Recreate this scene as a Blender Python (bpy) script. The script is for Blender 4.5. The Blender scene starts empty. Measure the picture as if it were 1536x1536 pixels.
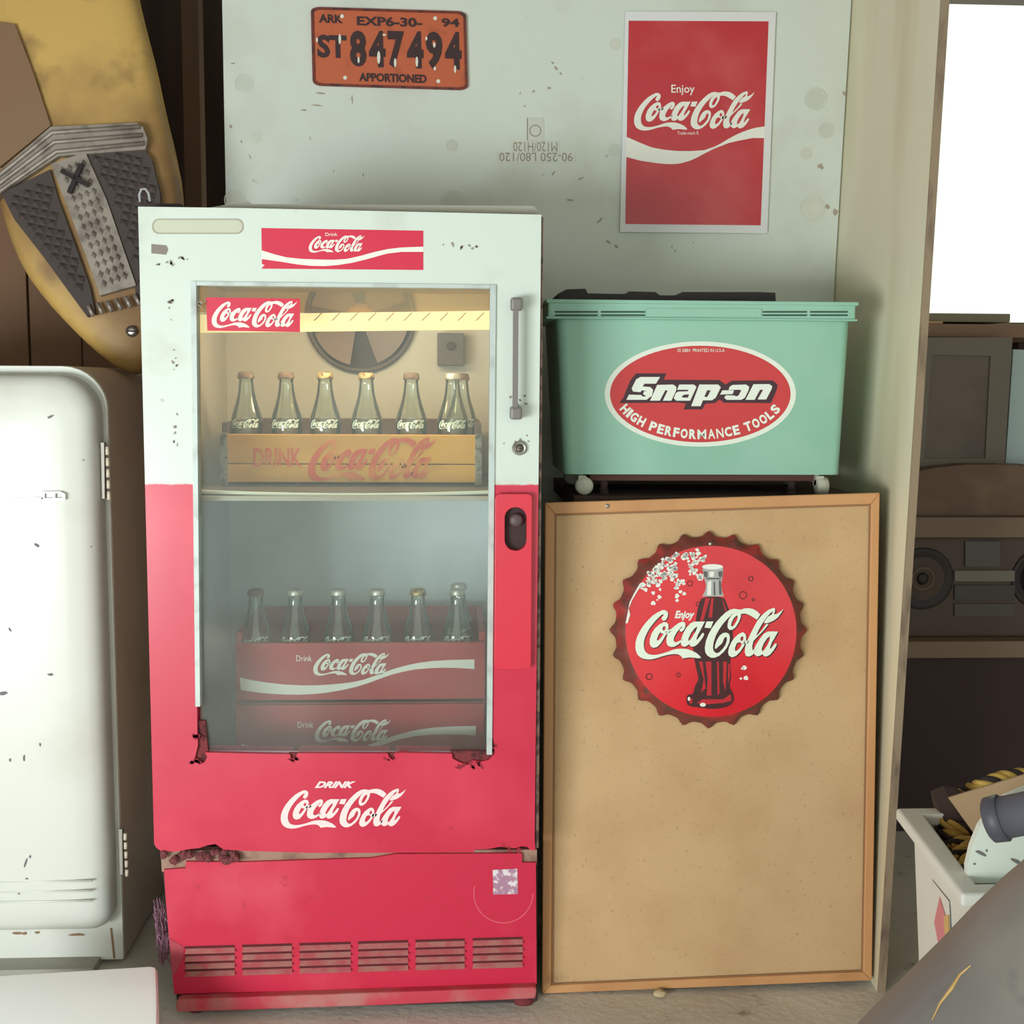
import bpy, bmesh, math, random
from mathutils import Vector, Matrix
from mathutils.geometry import tessellate_polygon
random.seed(7)
S = bpy.context.scene
C = S.collection
# ------------------------------------------------------------------ camera
F = 1809.0
CAM = Vector((0.186, -2.1005, 1.1416)); PITCH, YAW, ROLL = 0.10602, -0.05045, 0.00604
cp, sp, cy_, sy_ = math.cos(PITCH), math.sin(PITCH), math.cos(YAW), math.sin(YAW)
fwd = Vector((-sy_*cp, cy_*cp, -sp)); rgt = Vector((cy_, sy_, 0)); up = rgt.cross(fwd)
rgt, up = (rgt*math.cos(ROLL)+up*math.sin(ROLL)), (up*math.cos(ROLL)-rgt*math.sin(ROLL))
cd = bpy.data.cameras.new('camera'); cam = bpy.data.objects.new('camera', cd); C.objects.link(cam)
cd.sensor_fit = 'HORIZONTAL'; cd.sensor_width = 36; cd.lens = 36*F/1536; cd.clip_start = .05
M = Matrix((rgt, up, -fwd)).transposed().to_4x4(); M.translation = CAM; cam.matrix_world = M
S.camera = cam
# ------------------------------------------------------------------ world, lights, exposure
S.view_settings.view_transform = 'Standard'; S.view_settings.look = 'None'
S.view_settings.gamma = 1; S.view_settings.use_curve_mapping = False
S.view_settings.exposure = 0.18
W = bpy.data.worlds.new('world'); S.world = W; W.use_nodes = True
bg = W.node_tree.nodes['Background']; bg.inputs[0].default_value = (0.90, 1.0, 0.885, 1); bg.inputs[1].default_value = 1.06
def area(name, loc, target, sx, sy, power, col):
    l = bpy.data.lights.new(name, 'AREA'); l.shape = 'RECTANGLE'; l.size = sx; l.size_y = sy
    l.energy = power; l.color = col
    o = bpy.data.objects.new(name, l); C.objects.link(o); o.location = loc
    o.rotation_euler = (Vector(target)-Vector(loc)).to_track_quat('-Z', 'Y').to_euler(); return o
area('garage_door_daylight', (-1.95, -3.1, 0.5), (0.25, 0.3, 0.75), 1.7, 0.8, 98, (0.94, 1.0, 0.985))
area('cooler_lamp', (0.0, 0.13, 1.285), (0.0, 0.40, 0.95), 0.42, 0.06, 1.7, (1.0, 0.80, 0.50))
area('window_daylight', (2.1, 2.2, 2.0), (0.9, 0.6, 1.2), 1.0, 0.8, 12, (0.95, 1.0, 0.85))

# ------------------------------------------------------------------ helpers
def ray(px, py): return (fwd + rgt*((px-768)/F) + up*((768-py)/F))
def at(px, py, Y):
    d = ray(px, py); return CAM + d*((Y-CAM.y)/d.y)
def atz(px, py, Z):
    d = ray(px, py); return CAM + d*((Z-CAM.z)/d.z)
class Surf:                                     # a plane in the room: point + normal that faces the viewer's side
    def __init__(s, p, n): s.p = Vector(p); s.n = Vector(n).normalized()
    def __call__(s, px, py, off=0.0):
        d = ray(px, py); q = s.p + s.n*off
        return CAM + d*((q-CAM).dot(s.n)/d.dot(s.n))
def YS(Y): return Surf((0, Y, 0), (0, -1, 0))
def lin(c): return tuple(((v/255)/12.92 if v/255 <= .04045 else ((v/255+.055)/1.055)**2.4) for v in c)
MATS = {}
def mat(name, rgb, rough=.6, metal=0, spots=(), bump=0, bscale=200, coat=0, emit=None, estr=0, stretch=(1,1,1), spec=.5):
    """spots: list of (rgb, noise scale, low, high, detail) layered over the base colour"""
    if name in MATS: return MATS[name]
    m = bpy.data.materials.new(name); m.use_nodes = True; t = m.node_tree; b = t.nodes['Principled BSDF']
    b.inputs['Roughness'].default_value = rough; b.inputs['Metallic'].default_value = metal
    b.inputs['Specular IOR Level'].default_value = spec
    if coat: b.inputs['Coat Weight'].default_value = coat; b.inputs['Coat Roughness'].default_value = .15
    b.inputs['Base Color'].default_value = (*lin(rgb), 1)
    tc = t.nodes.new('ShaderNodeTexCoord'); mp = t.nodes.new('ShaderNodeMapping'); mp.inputs['Scale'].default_value = stretch
    t.links.new(tc.outputs['Object'], mp.inputs[0])
    prev = None
    for i, (c2, sc, lo, hi, det) in enumerate(spots):
        n = t.nodes.new('ShaderNodeTexNoise'); n.inputs['Scale'].default_value = sc; n.inputs['Detail'].default_value = det
        n.noise_dimensions = '4D'; n.inputs['W'].default_value = i*3.7
        t.links.new(mp.outputs[0], n.inputs['Vector'])
        r = t.nodes.new('ShaderNodeMapRange'); r.inputs[1].default_value = lo; r.inputs[2].default_value = hi
        t.links.new(n.outputs[0], r.inputs[0])
        x = t.nodes.new('ShaderNodeMix'); x.data_type = 'RGBA'
        t.links.new(r.outputs[0], x.inputs[0]); x.inputs[7].default_value = (*lin(c2), 1)
        if prev: t.links.new(prev, x.inputs[6])
        else: x.inputs[6].default_value = (*lin(rgb), 1)
        prev = x.outputs[2]
    if prev: t.links.new(prev, b.inputs['Base Color'])
    if bump:
        n = t.nodes.new('ShaderNodeTexNoise'); n.inputs['Scale'].default_value = bscale; n.inputs['Detail'].default_value = 4
        t.links.new(mp.outputs[0], n.inputs['Vector'])
        bp = t.nodes.new('ShaderNodeBump'); bp.inputs['Strength'].default_value = bump; bp.inputs['Distance'].default_value = .004
        t.links.new(n.outputs[0], bp.inputs['Height']); t.links.new(bp.outputs[0], b.inputs['Normal'])
    if emit: b.inputs['Emission Color'].default_value = (*lin(emit), 1); b.inputs['Emission Strength'].default_value = estr
    MATS[name] = m; return m

WO = {}
def thing(name, label, cat, loc, group=None):
    o = bpy.data.objects.new(name, None); C.objects.link(o); o.location = loc; WO[o.name] = Vector(loc)
    o.empty_display_size = .05; o['label'] = label; o['category'] = cat
    if group: o['group'] = group
    return o
def tag(o, label, cat, group=None):
    o['label'] = label; o['category'] = cat
    if group: o['group'] = group
    return o
def obj(name, bm, m, parent=None, smooth=False, label=None, recalc=True):
    if recalc: bmesh.ops.recalc_face_normals(bm, faces=bm.faces[:])
    if parent is not None: org = WO[parent.name]
    else:
        vs = [v.co for v in bm.verts]
        org = Vector(((min(v.x for v in vs)+max(v.x for v in vs))/2, (min(v.y for v in vs)+max(v.y for v in vs))/2, min(v.z for v in vs)))
    bmesh.ops.translate(bm, verts=bm.verts[:], vec=-org)
    me = bpy.data.meshes.new(name); bm.to_mesh(me); bm.free()
    if smooth:
        me.shade_smooth()
    me.materials.append(m)
    o = bpy.data.objects.new(name, me); C.objects.link(o)
    if parent is not None: o.parent = parent
    else: o.location = org
    WO[o.name] = org
    if label: o['label'] = label
    return o
def struct(o): o['kind'] = 'structure'; return o
def NB(): return bmesh.new()
def smooth_angle(o, deg=35):
    me = o.data; me.shade_smooth(); me.set_sharp_from_angle(angle=math.radians(deg)) if hasattr(me, 'set_sharp_from_angle') else None
    return o
def box(bm, a, b, bev=0.0, rot=None):
    """box between corners a and b, edges rounded by bev"""
    a, b = Vector(a), Vector(b); t = NB()
    bmesh.ops.create_cube(t, size=1)
    for v in t.verts: v.co = Vector(((a[i]+b[i])/2 + v.co[i]*abs(b[i]-a[i]) for i in range(3)))
    if bev: bmesh.ops.bevel(t, geom=t.edges[:], offset=bev, segments=2, profile=.6, affect='EDGES')
    if rot: bmesh.ops.rotate(t, verts=t.verts[:], cent=rot[0], matrix=rot[1])
    merge(bm, t)
def merge(bm, t):
    me = bpy.data.meshes.new('tmp'); t.to_mesh(me); t.free(); bm.from_mesh(me); bpy.data.meshes.remove(me)
def prism(bm, front, vec, holes=(), back=True):
    """outline (3D points) with holes, extruded by vec"""
    loops = [list(front)] + [list(h) for h in holes]
    flat = [p for l in loops for p in l]
    tris = tessellate_polygon([[Vector(p) for p in l] for l in loops])
    vf = [bm.verts.new(p) for p in flat]
    for t in tris:
        try: bm.faces.new([vf[i] for i in t])
        except ValueError: pass
    if vec is None: return
    vec = Vector(vec); vb = [bm.verts.new(Vector(p)+vec) for p in flat]
    if back:
        for t in tris:
            try: bm.faces.new([vb[i] for i in reversed(t)])
            except ValueError: pass
    k = 0
    for l in loops:
        n = len(l)
        for i in range(n):
            a, b = k+i, k+(i+1) % n
            try: bm.faces.new((vf[a], vf[b], vb[b], vb[a]))
            except ValueError: pass
        k += n
def plate(bm, outline, sf, off, thick, holes=()):
    prism(bm, [sf(x, y, off) for x, y in outline], sf.n*(-thick) if thick else None, [[sf(x, y, off) for x, y in h] for h in holes])
def rect(x0, y0, x1, y1, s=0.0): return [(x0, y0), (x1, y0+s*(x1-x0)), (x1, y1+s*(x1-x0)), (x0, y1)]
def rrect(x0, y0, x1, y1, r, n=5, s=0.0):
    out = []
    for cx, cy, a0 in ((x0+r, y0+r, 180), (x1-r, y0+r, 270), (x1-r, y1-r, 0), (x0+r, y1-r, 90)):
        for i in range(n+1):
            a = math.radians(a0+90*i/n); px = cx+r*math.cos(a); out.append((px, cy+r*math.sin(a)+s*(px-x0)))
    return out
def ell(cx, cy, rx, ry, n=48): return [(cx+rx*math.cos(2*math.pi*i/n), cy+ry*math.sin(2*math.pi*i/n)) for i in range(n)]
def chaikin(p, k=1):
    for _ in range(k):
        q = []
        for i in range(len(p)):
            a, b = p[i], p[(i+1) % len(p)]
            q += [(a[0]*.75+b[0]*.25, a[1]*.75+b[1]*.25), (a[0]*.25+b[0]*.75, a[1]*.25+b[1]*.75)]
        p = q
    return p
def tube(bm, pts, r, n=10, cap=True):
    pts = [Vector(p) for p in pts]; rs = r if isinstance(r, (list, tuple)) else [r]*len(pts)
    rings = []; ref = None
    for i, p in enumerate(pts):
        t = (pts[min(i+1, len(pts)-1)]-pts[max(i-1, 0)]).normalized()
        if ref is None: ref = t.orthogonal().normalized()
        ref = (ref - t*ref.dot(t)).normalized(); s = t.cross(ref)
        rings.append([bm.verts.new(p+(ref*math.cos(2*math.pi*k/n)+s*math.sin(2*math.pi*k/n))*rs[i]) for k in range(n)])
    for a, b in zip(rings, rings[1:]):
        for k in range(n): bm.faces.new((a[k], a[(k+1) % n], b[(k+1) % n], b[k]))
    if cap:
        bm.faces.new(rings[0][::-1]); bm.faces.new(rings[-1])
def lathe(bm, prof, c, axis='Z', n=24, cap=True, mod=None):
    c = Vector(c); rings = []
    for z, r in prof:
        ring = []
        for k in range(n):
            a = 2*math.pi*k/n; rr = r*(mod(a, z) if mod else 1)
            d = {'Z': (rr*math.cos(a), rr*math.sin(a), z), 'Y': (rr*math.cos(a), -z, rr*math.sin(a)), 'X': (z, rr*math.cos(a), rr*math.sin(a))}[axis]
            ring.append(bm.verts.new(c+Vector(d)))
        rings.append(ring)
    for a, b in zip(rings, rings[1:]):
        for k in range(n): bm.faces.new((a[k], a[(k+1) % n], b[(k+1) % n], b[k]))
    if cap:
        bm.faces.new(rings[0][::-1]); bm.faces.new(rings[-1])
def chk_bar(bm, p0, p1, w, d, n=(0, -1, 0)):
    """straight bar from p0 to p1, w wide across, d deep along normal n"""
    p0, p1, n = Vector(p0), Vector(p1), Vector(n).normalized(); t = (p1-p0).normalized(); s = t.cross(n).normalized()
    f = [p0-s*w/2+n*d/2, p0+s*w/2+n*d/2, p1+s*w/2+n*d/2, p1-s*w/2+n*d/2]
    prism(bm, f, -n*d)

# ---- flowing script lettering, each letter an outline with its holes
def v1(l): return [(945+x/12.8, 905+y/12.8) for x, y in l]
def v2(l): return [(1050+x/11.815, 905+y/11.815) for x, y in l]
SCRIPT = [
 (v1([(620,130),(520,180),(430,240),(350,320),(280,400),(220,485),(170,570),(130,660),(108,750),(103,830),(110,900),(140,980),(190,1030),(250,1062),(340,1078),(430,1072),(520,1050),(610,1020),(700,995),(780,980),(850,972),(900,975),(940,985),(980,1015),(1015,1060),(1060,1048),(1150,1038),(1240,1045),(1310,1055),(1365,1045),(1330,1000),(1270,950),(1180,905),(1110,880),(1040,872),(970,870),(900,875),(820,892),(750,920),(680,945),(600,968),(510,988),(430,990),(370,980),(330,960),(298,930),(275,885),(265,830),(264,780),(270,720),(290,650),(330,560),(370,490),(420,420),(480,345),(540,280),(600,225),(650,205),(640,235),(612,270),(610,305),(630,332),(660,335),(695,310),(720,265),(732,210),(722,165),(690,140),(655,128)]), []),
 (v1([(650,360),(570,400),(480,480),(415,580),(380,690),(378,770),(400,830),(450,855),(520,840),(590,770),(640,690),(690,600),(720,540),(740,470),(735,400),(700,365)]),
  [v1([(655,435),(625,470),(625,510),(650,525),(680,500),(685,455)]), v1([(580,555),(545,610),(515,690),(525,720),(560,700),(610,640),(645,585),(610,575)])]),
 (v1([(670,540),(790,490),(800,540),(690,600)]), []),
 (v1([(1000,352),(930,380),(850,440),(770,510),(720,590),(700,680),(700,760),(730,815),(790,838),(850,832),(920,795),(990,735),(1020,680),(960,715),(900,745),(860,745),(836,712),(848,650),(890,570),(950,490),(1000,435),(1000,460),(955,500),(955,532),(990,548),(1035,510),(1062,450),(1065,395),(1045,360)]), []),
 (v1([(1230,350),(1160,385),(1080,470),(1020,580),(985,680),(975,770),(1000,820),(1050,835),(1100,810),(1145,780),(1150,815),(1190,833),(1240,825),(1300,780),(1350,720),(1400,650),(1425,590),(1410,565),(1385,575),(1340,640),(1290,700),(1275,690),(1300,610),(1360,500),(1410,400),(1440,350),(1340,350)]),
  [v1([(1290,440),(1230,490),(1170,570),(1125,670),(1120,720),(1150,710),(1200,640),(1260,540),(1285,480)])]),
 (v2([(115,322),(237,320),(190,440),(80,432)]), []),
 (v2([(690,110),(600,95),(530,115),(450,165),(370,240),(290,330),(210,440),(150,550),(105,670),(85,790),(95,870),(130,925),(190,962),(260,965),(340,930),(420,860),(480,780),(520,690),(530,600),(515,545),(470,518),(410,525),(350,570),(300,650),(268,740),(265,800),(285,805),(330,760),(380,720),(405,680),(420,630),(450,595),(475,600),(478,650),(450,740),(400,810),(340,870),(290,885),(245,850),(228,790),(240,690),(280,570),(340,460),(410,360),(490,270),(560,200),(610,165),(550,220),(510,290),(488,370),(490,430),(520,470),(570,470),(630,425),(690,330),(720,250),(728,185),(800,180),(870,205),(940,245),(1010,290),(1070,200),(1010,140),(940,100),(860,85),(780,92),(730,110)]),
  [v2([(655,210),(600,260),(560,340),(550,390),(570,415),(610,380),(650,310),(670,250)])]),
 (v2([(760,510),(690,540),(620,600),(560,680),(515,780),(497,870),(515,930),(570,958),(640,930),(710,860),(770,770),(810,690),(820,600),(805,545)]),
  [v2([(745,580),(718,615),(720,660),(745,670),(770,640),(768,595)]), v2([(690,690),(650,710),(620,790),(620,840),(655,840),(700,800),(745,725),(715,690)])]),
 (v2([(780,660),(880,660),(850,715),(760,725)]), []),
 (v2([(1310,78),(1220,110),(1140,170),(1070,240),(1010,320),(950,430),(890,550),(840,660),(800,780),(793,870),(815,930),(870,945),(930,915),(970,870),(1000,800),(930,830),(925,760),(945,670),(1010,600),(1090,520),(1160,440),(1215,370),(1175,365),(1100,470),(1010,570),(1000,560),(1050,450),(1110,350),(1180,250),(1250,170),(1300,140),(1270,200),(1200,240),(1150,310),(1135,350),(1200,350),(1300,310),(1380,250),(1440,170),(1480,95),(1420,150),(1360,190),(1310,195),(1330,140),(1330,95)]), []),
 (v2([(1200,500),(1130,540),(1060,630),(990,740),(950,830),(960,900),(1010,940),(1060,930),(1110,900),(1130,935),(1180,943),(1240,910),(1300,840),(1350,760),(1360,715),(1330,710),(1290,760),(1250,810),(1240,790),(1270,700),(1330,600),(1385,500),(1290,497)]),
  [v2([(1240,580),(1190,620),(1130,710),(1095,800),(1100,850),(1135,830),(1190,750),(1235,650)])]),
]
LX0, LY0, LX1, LY1 = 953.0, 912.0, 1175.3, 989.3
def logo(bm, x0, y0, x1, y1, sf, off, s=0.0):
    def m(p):
        u = (p[0]-LX0)/(LX1-LX0); v = (p[1]-LY0)/(LY1-LY0); return (x0+u*(x1-x0), y0+v*(y1-y0)+s*u*(x1-x0))
    for o, hs in SCRIPT: plate(bm, [m(p) for p in o], sf, off, 0, [[m(p) for p in h] for h in hs])
TXT = {}
def text_mesh(t, bold=0.0, shear=0.0):
    k = (t, bold, shear)
    if k not in TXT:
        c = bpy.data.curves.new('txt', 'FONT'); c.body = t; c.offset = bold; c.shear = shear; c.fill_mode = 'FRONT'; c.resolution_u = 3
        o = bpy.data.objects.new('txt', c); C.objects.link(o)
        dg = bpy.context.evaluated_depsgraph_get(); dg.update()
        me = bpy.data.meshes.new_from_object(o.evaluated_get(dg))
        vs = [v.co.copy() for v in me.vertices]; fs = [tuple(p.vertices) for p in me.polygons]
        x0, x1 = min(v.x for v in vs), max(v.x for v in vs); y0, y1 = min(v.y for v in vs), max(v.y for v in vs)
        TXT[k] = ([((v.x-x0)/(x1-x0), (y1-v.y)/(y1-y0)) for v in vs], fs, (x1-x0)/(y1-y0))
        bpy.data.objects.remove(o); bpy.data.curves.remove(c); bpy.data.meshes.remove(me)
    return TXT[k]
def text(bm, t, x0, y0, x1, y1, sf, off, bold=0.0, shear=0.0, s=0.0, thick=0, fn=None, flip=False):
    vs, fs, asp = text_mesh(t, bold, shear)
    if flip: vs = [(1-u, 1-v) for u, v in vs]
    q = [fn(u, v) if fn else (x0+u*(x1-x0), y0+v*(y1-y0)+s*u*(x1-x0)) for u, v in vs]
    bv = [bm.verts.new(sf(x, y, off)) for x, y in q]
    for f in fs:
        try: bm.faces.new([bv[i] for i in f])
        except ValueError: pass
    if thick:
        r = bmesh.ops.extrude_face_region(bm, geom=[f for f in bm.faces if f.verts[0] in set(bv)])
        bmesh.ops.translate(bm, verts=[e for e in r['geom'] if isinstance(e, bmesh.types.BMVert)], vec=sf.n*thick)

# ------------------------------------------------------------------ materials
red = (206, 34, 70)
m_white_enamel = mat('white_enamel', (222, 226, 220), .35, spots=[((196, 196, 184), 9, .58, .75, 5), ((120, 105, 95), 30, .72, .78, 6)], coat=.3)
m_trim = mat('aluminium_trim', (196, 206, 204), .5, .15, spots=[((150, 150, 148), 20, .5, .8, 3)])
m_dark = mat('dark_recess', (66, 50, 50), .9)
m_rust = mat('rust', (130, 56, 60), .95, spots=[((80, 40, 44), 60, .45, .6, 5)], bump=1, bscale=150)
m_redpaint = mat('red_paint', red, .45, spots=[((226, 84, 104), 5, .5, .8, 4), ((190, 40, 60), 40, .62, .72, 4)])
m_dusty_red = mat('dusty_red', (196, 96, 104), .8, spots=[((190, 130, 122), 40, .4, .6, 4)])
m_white_print = mat('white_print', (240, 238, 230), .6)
m_sticker_red = mat('sticker_red', (214, 30, 70), .4)
m_chrome = mat('worn_chrome', (165, 160, 155), .35, .9, spots=[((110, 100, 95), 60, .5, .7, 4)])
m_pinkfade = mat('faded_sticker', (176, 130, 158), .7, spots=[((230, 220, 225), 90, .5, .6, 3)])

# two-tone enamel of the cooler door: white above the paint line, red below it
zline = at(500, 727, 0).z
def door_material():
    m = mat('two_tone_enamel', red, .4, coat=.15); t = m.node_tree; b = t.nodes['Principled BSDF']
    def layer(base, spots, off):
        prev = None
        for i, (c2, sc, lo, hi, det) in enumerate(spots):
            n = t.nodes.new('ShaderNodeTexNoise'); n.inputs['Scale'].default_value = sc; n.inputs['Detail'].default_value = det
            n.noise_dimensions = '4D'; n.inputs['W'].default_value = off+i*2.3
            t.links.new(g.outputs['Position'], n.inputs['Vector'])
            r = t.nodes.new('ShaderNodeMapRange'); r.inputs[1].default_value = lo; r.inputs[2].default_value = hi
            t.links.new(n.outputs[0], r.inputs[0]); x = t.nodes.new('ShaderNodeMix'); x.data_type = 'RGBA'
            t.links.new(r.outputs[0], x.inputs[0]); x.inputs[7].default_value = (*lin(c2), 1)
            if prev: t.links.new(prev, x.inputs[6])
            else: x.inputs[6].default_value = (*lin(base), 1)
            prev = x.outputs[2]
        return prev
    g = t.nodes.new('ShaderNodeNewGeometry'); sx = t.nodes.new('ShaderNodeSeparateXYZ'); t.links.new(g.outputs['Position'], sx.inputs[0])
    w = layer((214, 224, 216), [((190, 190, 178), 7, .55, .8, 5), ((130, 118, 106), 24, .69, .76, 6), ((120, 70, 50), 60, .76, .80, 4)], 0)
    rd = layer(red, [((226, 66, 92), 4, .45, .75, 3), ((180, 34, 54), 30, .66, .74, 5)], 9)
    n = t.nodes.new('ShaderNodeTexNoise'); n.inputs['Scale'].default_value = 60; t.links.new(g.outputs['Position'], n.inputs['Vector'])
    a = t.nodes.new('ShaderNodeMath'); a.operation = 'MULTIPLY_ADD'; a.inputs[1].default_value = .006; t.links.new(n.outputs[0], a.inputs[0]); t.links.new(sx.outputs[2], a.inputs[2])
    st = t.nodes.new('ShaderNodeMapRange'); st.inputs[1].default_value = zline+.002; st.inputs[2].default_value = zline+.005; t.links.new(a.outputs[0], st.inputs[0])
    x = t.nodes.new('ShaderNodeMix'); x.data_type = 'RGBA'; t.links.new(st.outputs[0], x.inputs[0]); t.links.new(rd, x.inputs[6]); t.links.new(w, x.inputs[7])
    t.links.new(x.outputs[2], b.inputs['Base Color']); return m
m_door = door_material()
def glass_mat(name, tint, ior=1.45, dust=0.0, extra=0.0, dustcol=(200, 205, 200)):
    m = bpy.data.materials.new(name); m.use_nodes = True; t = m.node_tree; t.nodes.remove(t.nodes['Principled BSDF'])
    out = t.nodes['Material Output']; tr = t.nodes.new('ShaderNodeBsdfTransparent'); tr.inputs[0].default_value = (*tint, 1)
    gl = t.nodes.new('ShaderNodeBsdfGlossy'); gl.inputs[1].default_value = .03; fr = t.nodes.new('ShaderNodeFresnel'); fr.inputs[0].default_value = ior
    ad = t.nodes.new('ShaderNodeMath'); ad.operation = 'ADD'; ad.use_clamp = True; ad.inputs[1].default_value = extra; t.links.new(fr.outputs[0], ad.inputs[0])
    mx = t.nodes.new('ShaderNodeMixShader'); t.links.new(ad.outputs[0], mx.inputs[0]); t.links.new(tr.outputs[0], mx.inputs[1]); t.links.new(gl.outputs[0], mx.inputs[2])
    last = mx
    if dust:
        df = t.nodes.new('ShaderNodeBsdfDiffuse'); df.inputs[0].default_value = (*lin(dustcol), 1)
        tc = t.nodes.new('ShaderNodeTexCoord'); n = t.nodes.new('ShaderNodeTexNoise'); n.inputs['Scale'].default_value = 4; n.inputs['Detail'].default_value = 5
        n.inputs['Distortion'].default_value = 1.0
        t.links.new(tc.outputs['Object'], n.inputs['Vector']); r = t.nodes.new('ShaderNodeMapRange'); r.inputs[1].default_value = .35; r.inputs[2].default_value = .75
        r.inputs[3].default_value = dust*.35; r.inputs[4].default_value = dust; t.links.new(n.outputs[0], r.inputs[0])
        m2 = t.nodes.new('ShaderNodeMixShader'); t.links.new(r.outputs[0], m2.inputs[0]); t.links.new(mx.outputs[0], m2.inputs[1]); t.links.new(df.outputs[0], m2.inputs[2]); last = m2
    t.links.new(last.outputs[0], out.inputs[0]); return m
m_pane = glass_mat('dusty_window_glass', (.93, .96, .94), 1.5, dust=.10)
m_bottle = glass_mat('bottle_glass', (.90, .95, .92), 1.4, dust=.05, extra=.10, dustcol=(205, 220, 210))
m_amber = glass_mat('amber_plastic', (.95, .80, .52), 1.4, dust=.30, dustcol=(240, 200, 130))

# ------------------------------------------------------------------ room
m_floor = mat('concrete', (226, 222, 212), .85, spots=[((202, 194, 182), 3, .45, .7, 6), ((160, 150, 140), 25, .62, .75, 5)], bump=.4, bscale=60)
m_wall = mat('dark_wood_wall', (104, 82, 74), .8, spots=[((60, 46, 40), 4, .4, .7, 5)], stretch=(1, 1, .15))
m_ceil = mat('ceiling_board', (128, 116, 106), .9)
b = NB(); box(b, (-2.2, -3.6, -.1), (3.9, 3.0, 0)); struct(obj('floor', b, m_floor))
b = NB(); CZ = at(1450, 4, 2.4).z; box(b, (-2.3, -3.3, CZ), (3.9, 2.42, CZ+.1)); struct(obj('ceiling', b, m_ceil))
b = NB(); box(b, (-2.3, -2.5, 0), (-2.2, 3.0, CZ)); struct(obj('wall_left', b, m_wall))
b = NB(); box(b, (3.8, -2.5, 0), (3.9, 3.0, CZ)); struct(obj('wall_right', b, m_wall))
# back wall: solid to the left, an opening to daylight on the right
win = at(1390, 476, 2.4)
b = NB(); box(b, (-2.2, 2.4, 0), (1.15, 2.5, CZ)); box(b, (1.15, 2.4, 0), (3.8, 2.5, win.z-.02)); struct(obj('wall_back', b, m_wall))
b = NB(); box(b, (1.13, 2.36, win.z-.06), (3.78, 2.52, win.z-.018), .004); struct(obj('window_1', b, mat('sill_wood', (150, 130, 110), .7)))

# ------------------------------------------------------------------ white sheet behind, with round dimples
YB = .68; sb = YS(YB)
m_board = mat('white_painted_sheet', (214, 221, 213), .6, spots=[((192, 194, 182), 4, .5, .8, 6), ((140, 122, 108), 30, .70, .78, 6)], bump=.3, bscale=30)
pl, pr = at(336, 150, YB).x, at(1277, 0, YB)
bx = at(1250, 450, YB)
k = (bx.x-pr.x)/(bx.z-pr.z)
t = thing('painted_board', 'tall white painted sheet standing behind the red and white cooler', 'board', ((pl+pr.x)/2, YB+.01, 0))
b = NB(); prism(b, [(pl, YB, 0), (pr.x+k*(0-pr.z), YB, 0), (pr.x+k*(2.3-pr.z), YB, 2.3), (pl, YB, 2.3)], (0, .02, 0)); obj('sheet', b, m_board, t)
m_emb = mat('painted_emboss', (200, 206, 196), .7, spots=[((214, 214, 202), 9, .4, .6, 3)])
m_scr = mat('scuff', (128, 108, 98), .9)
b = NB()
def ring(bm, cx, cy, r, w, sf, off, n=28, a0=0, a1=2*math.pi, thick=.0012):
    o = [(cx+r*math.cos(a0+(a1-a0)*i/n), cy+r*math.sin(a0+(a1-a0)*i/n)) for i in range(n+1)]
    q = [(cx+(r-w)*math.cos(a0+(a1-a0)*i/n), cy+(r-w)*math.sin(a0+(a1-a0)*i/n)) for i in range(n+1)]
    for i in range(n): plate(bm, [o[i], o[i+1], q[i+1], q[i]], sf, off, thick)
for cx, cy, r in ((366, 125, 14), (384, 206, 8), (678, 218, 9), (923, 66, 9), (921, 224, 9), (1224, 148, 17), (1210, 230, 9), (1219, 312, 19), (1240, 196, 12), (680, 305, 20), (352, 300, 16)):
    b = NB(); ring(b, cx, cy, r, 1.6 if r > 12 else 3, sb, .0012); plate(b, ell(cx, cy, r-3, r-3, 20), sb, .0004, .0004)
    obj('dimple', b, m_emb, t)
b = NB()
for (x0, y0, x1, y1) in ((790, 176, 816, 211), (767, 211.5, 839, 227), (745, 227.5, 863, 244)): plate(b, rect(x0, y0, x1, y1), sb, .0015, .0015)
o = obj('embossed_label', b, m_emb, t, label='embossed stamp strips on the white sheet')
m_stamp = mat('stamp_shade', (150, 142, 128), .8)
b = NB(); text(b, 'M120/H120', 770, 213, 836, 227, sb, .0018, flip=True); text(b, '90-250 L80/120', 749, 229, 859, 242, sb, .0018, flip=True)
ring(b, 803, 196, 9, 1.5, sb, .0018); plate(b, [(790.5, 177), (792, 177), (792, 210), (790.5, 210)], sb, .0018, .0003)
obj('stamp_lettering', b, m_stamp, t)
b = NB()
random.seed(3)
def blotch(bm, cx, cy, r, sf, off, asp=1.0, ang=0.0, jag=.5, n=9):
    pts = []
    for i in range(n):
        a = 2*math.pi*i/n; rr = r*(1-jag/2+jag*random.random()); x, y = rr*math.cos(a)*asp, rr*math.sin(a)
        pts.append((cx+x*math.cos(ang)-y*math.sin(ang), cy+x*math.sin(ang)+y*math.cos(ang)))
    plate(bm, pts, sf, off, 0)
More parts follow.
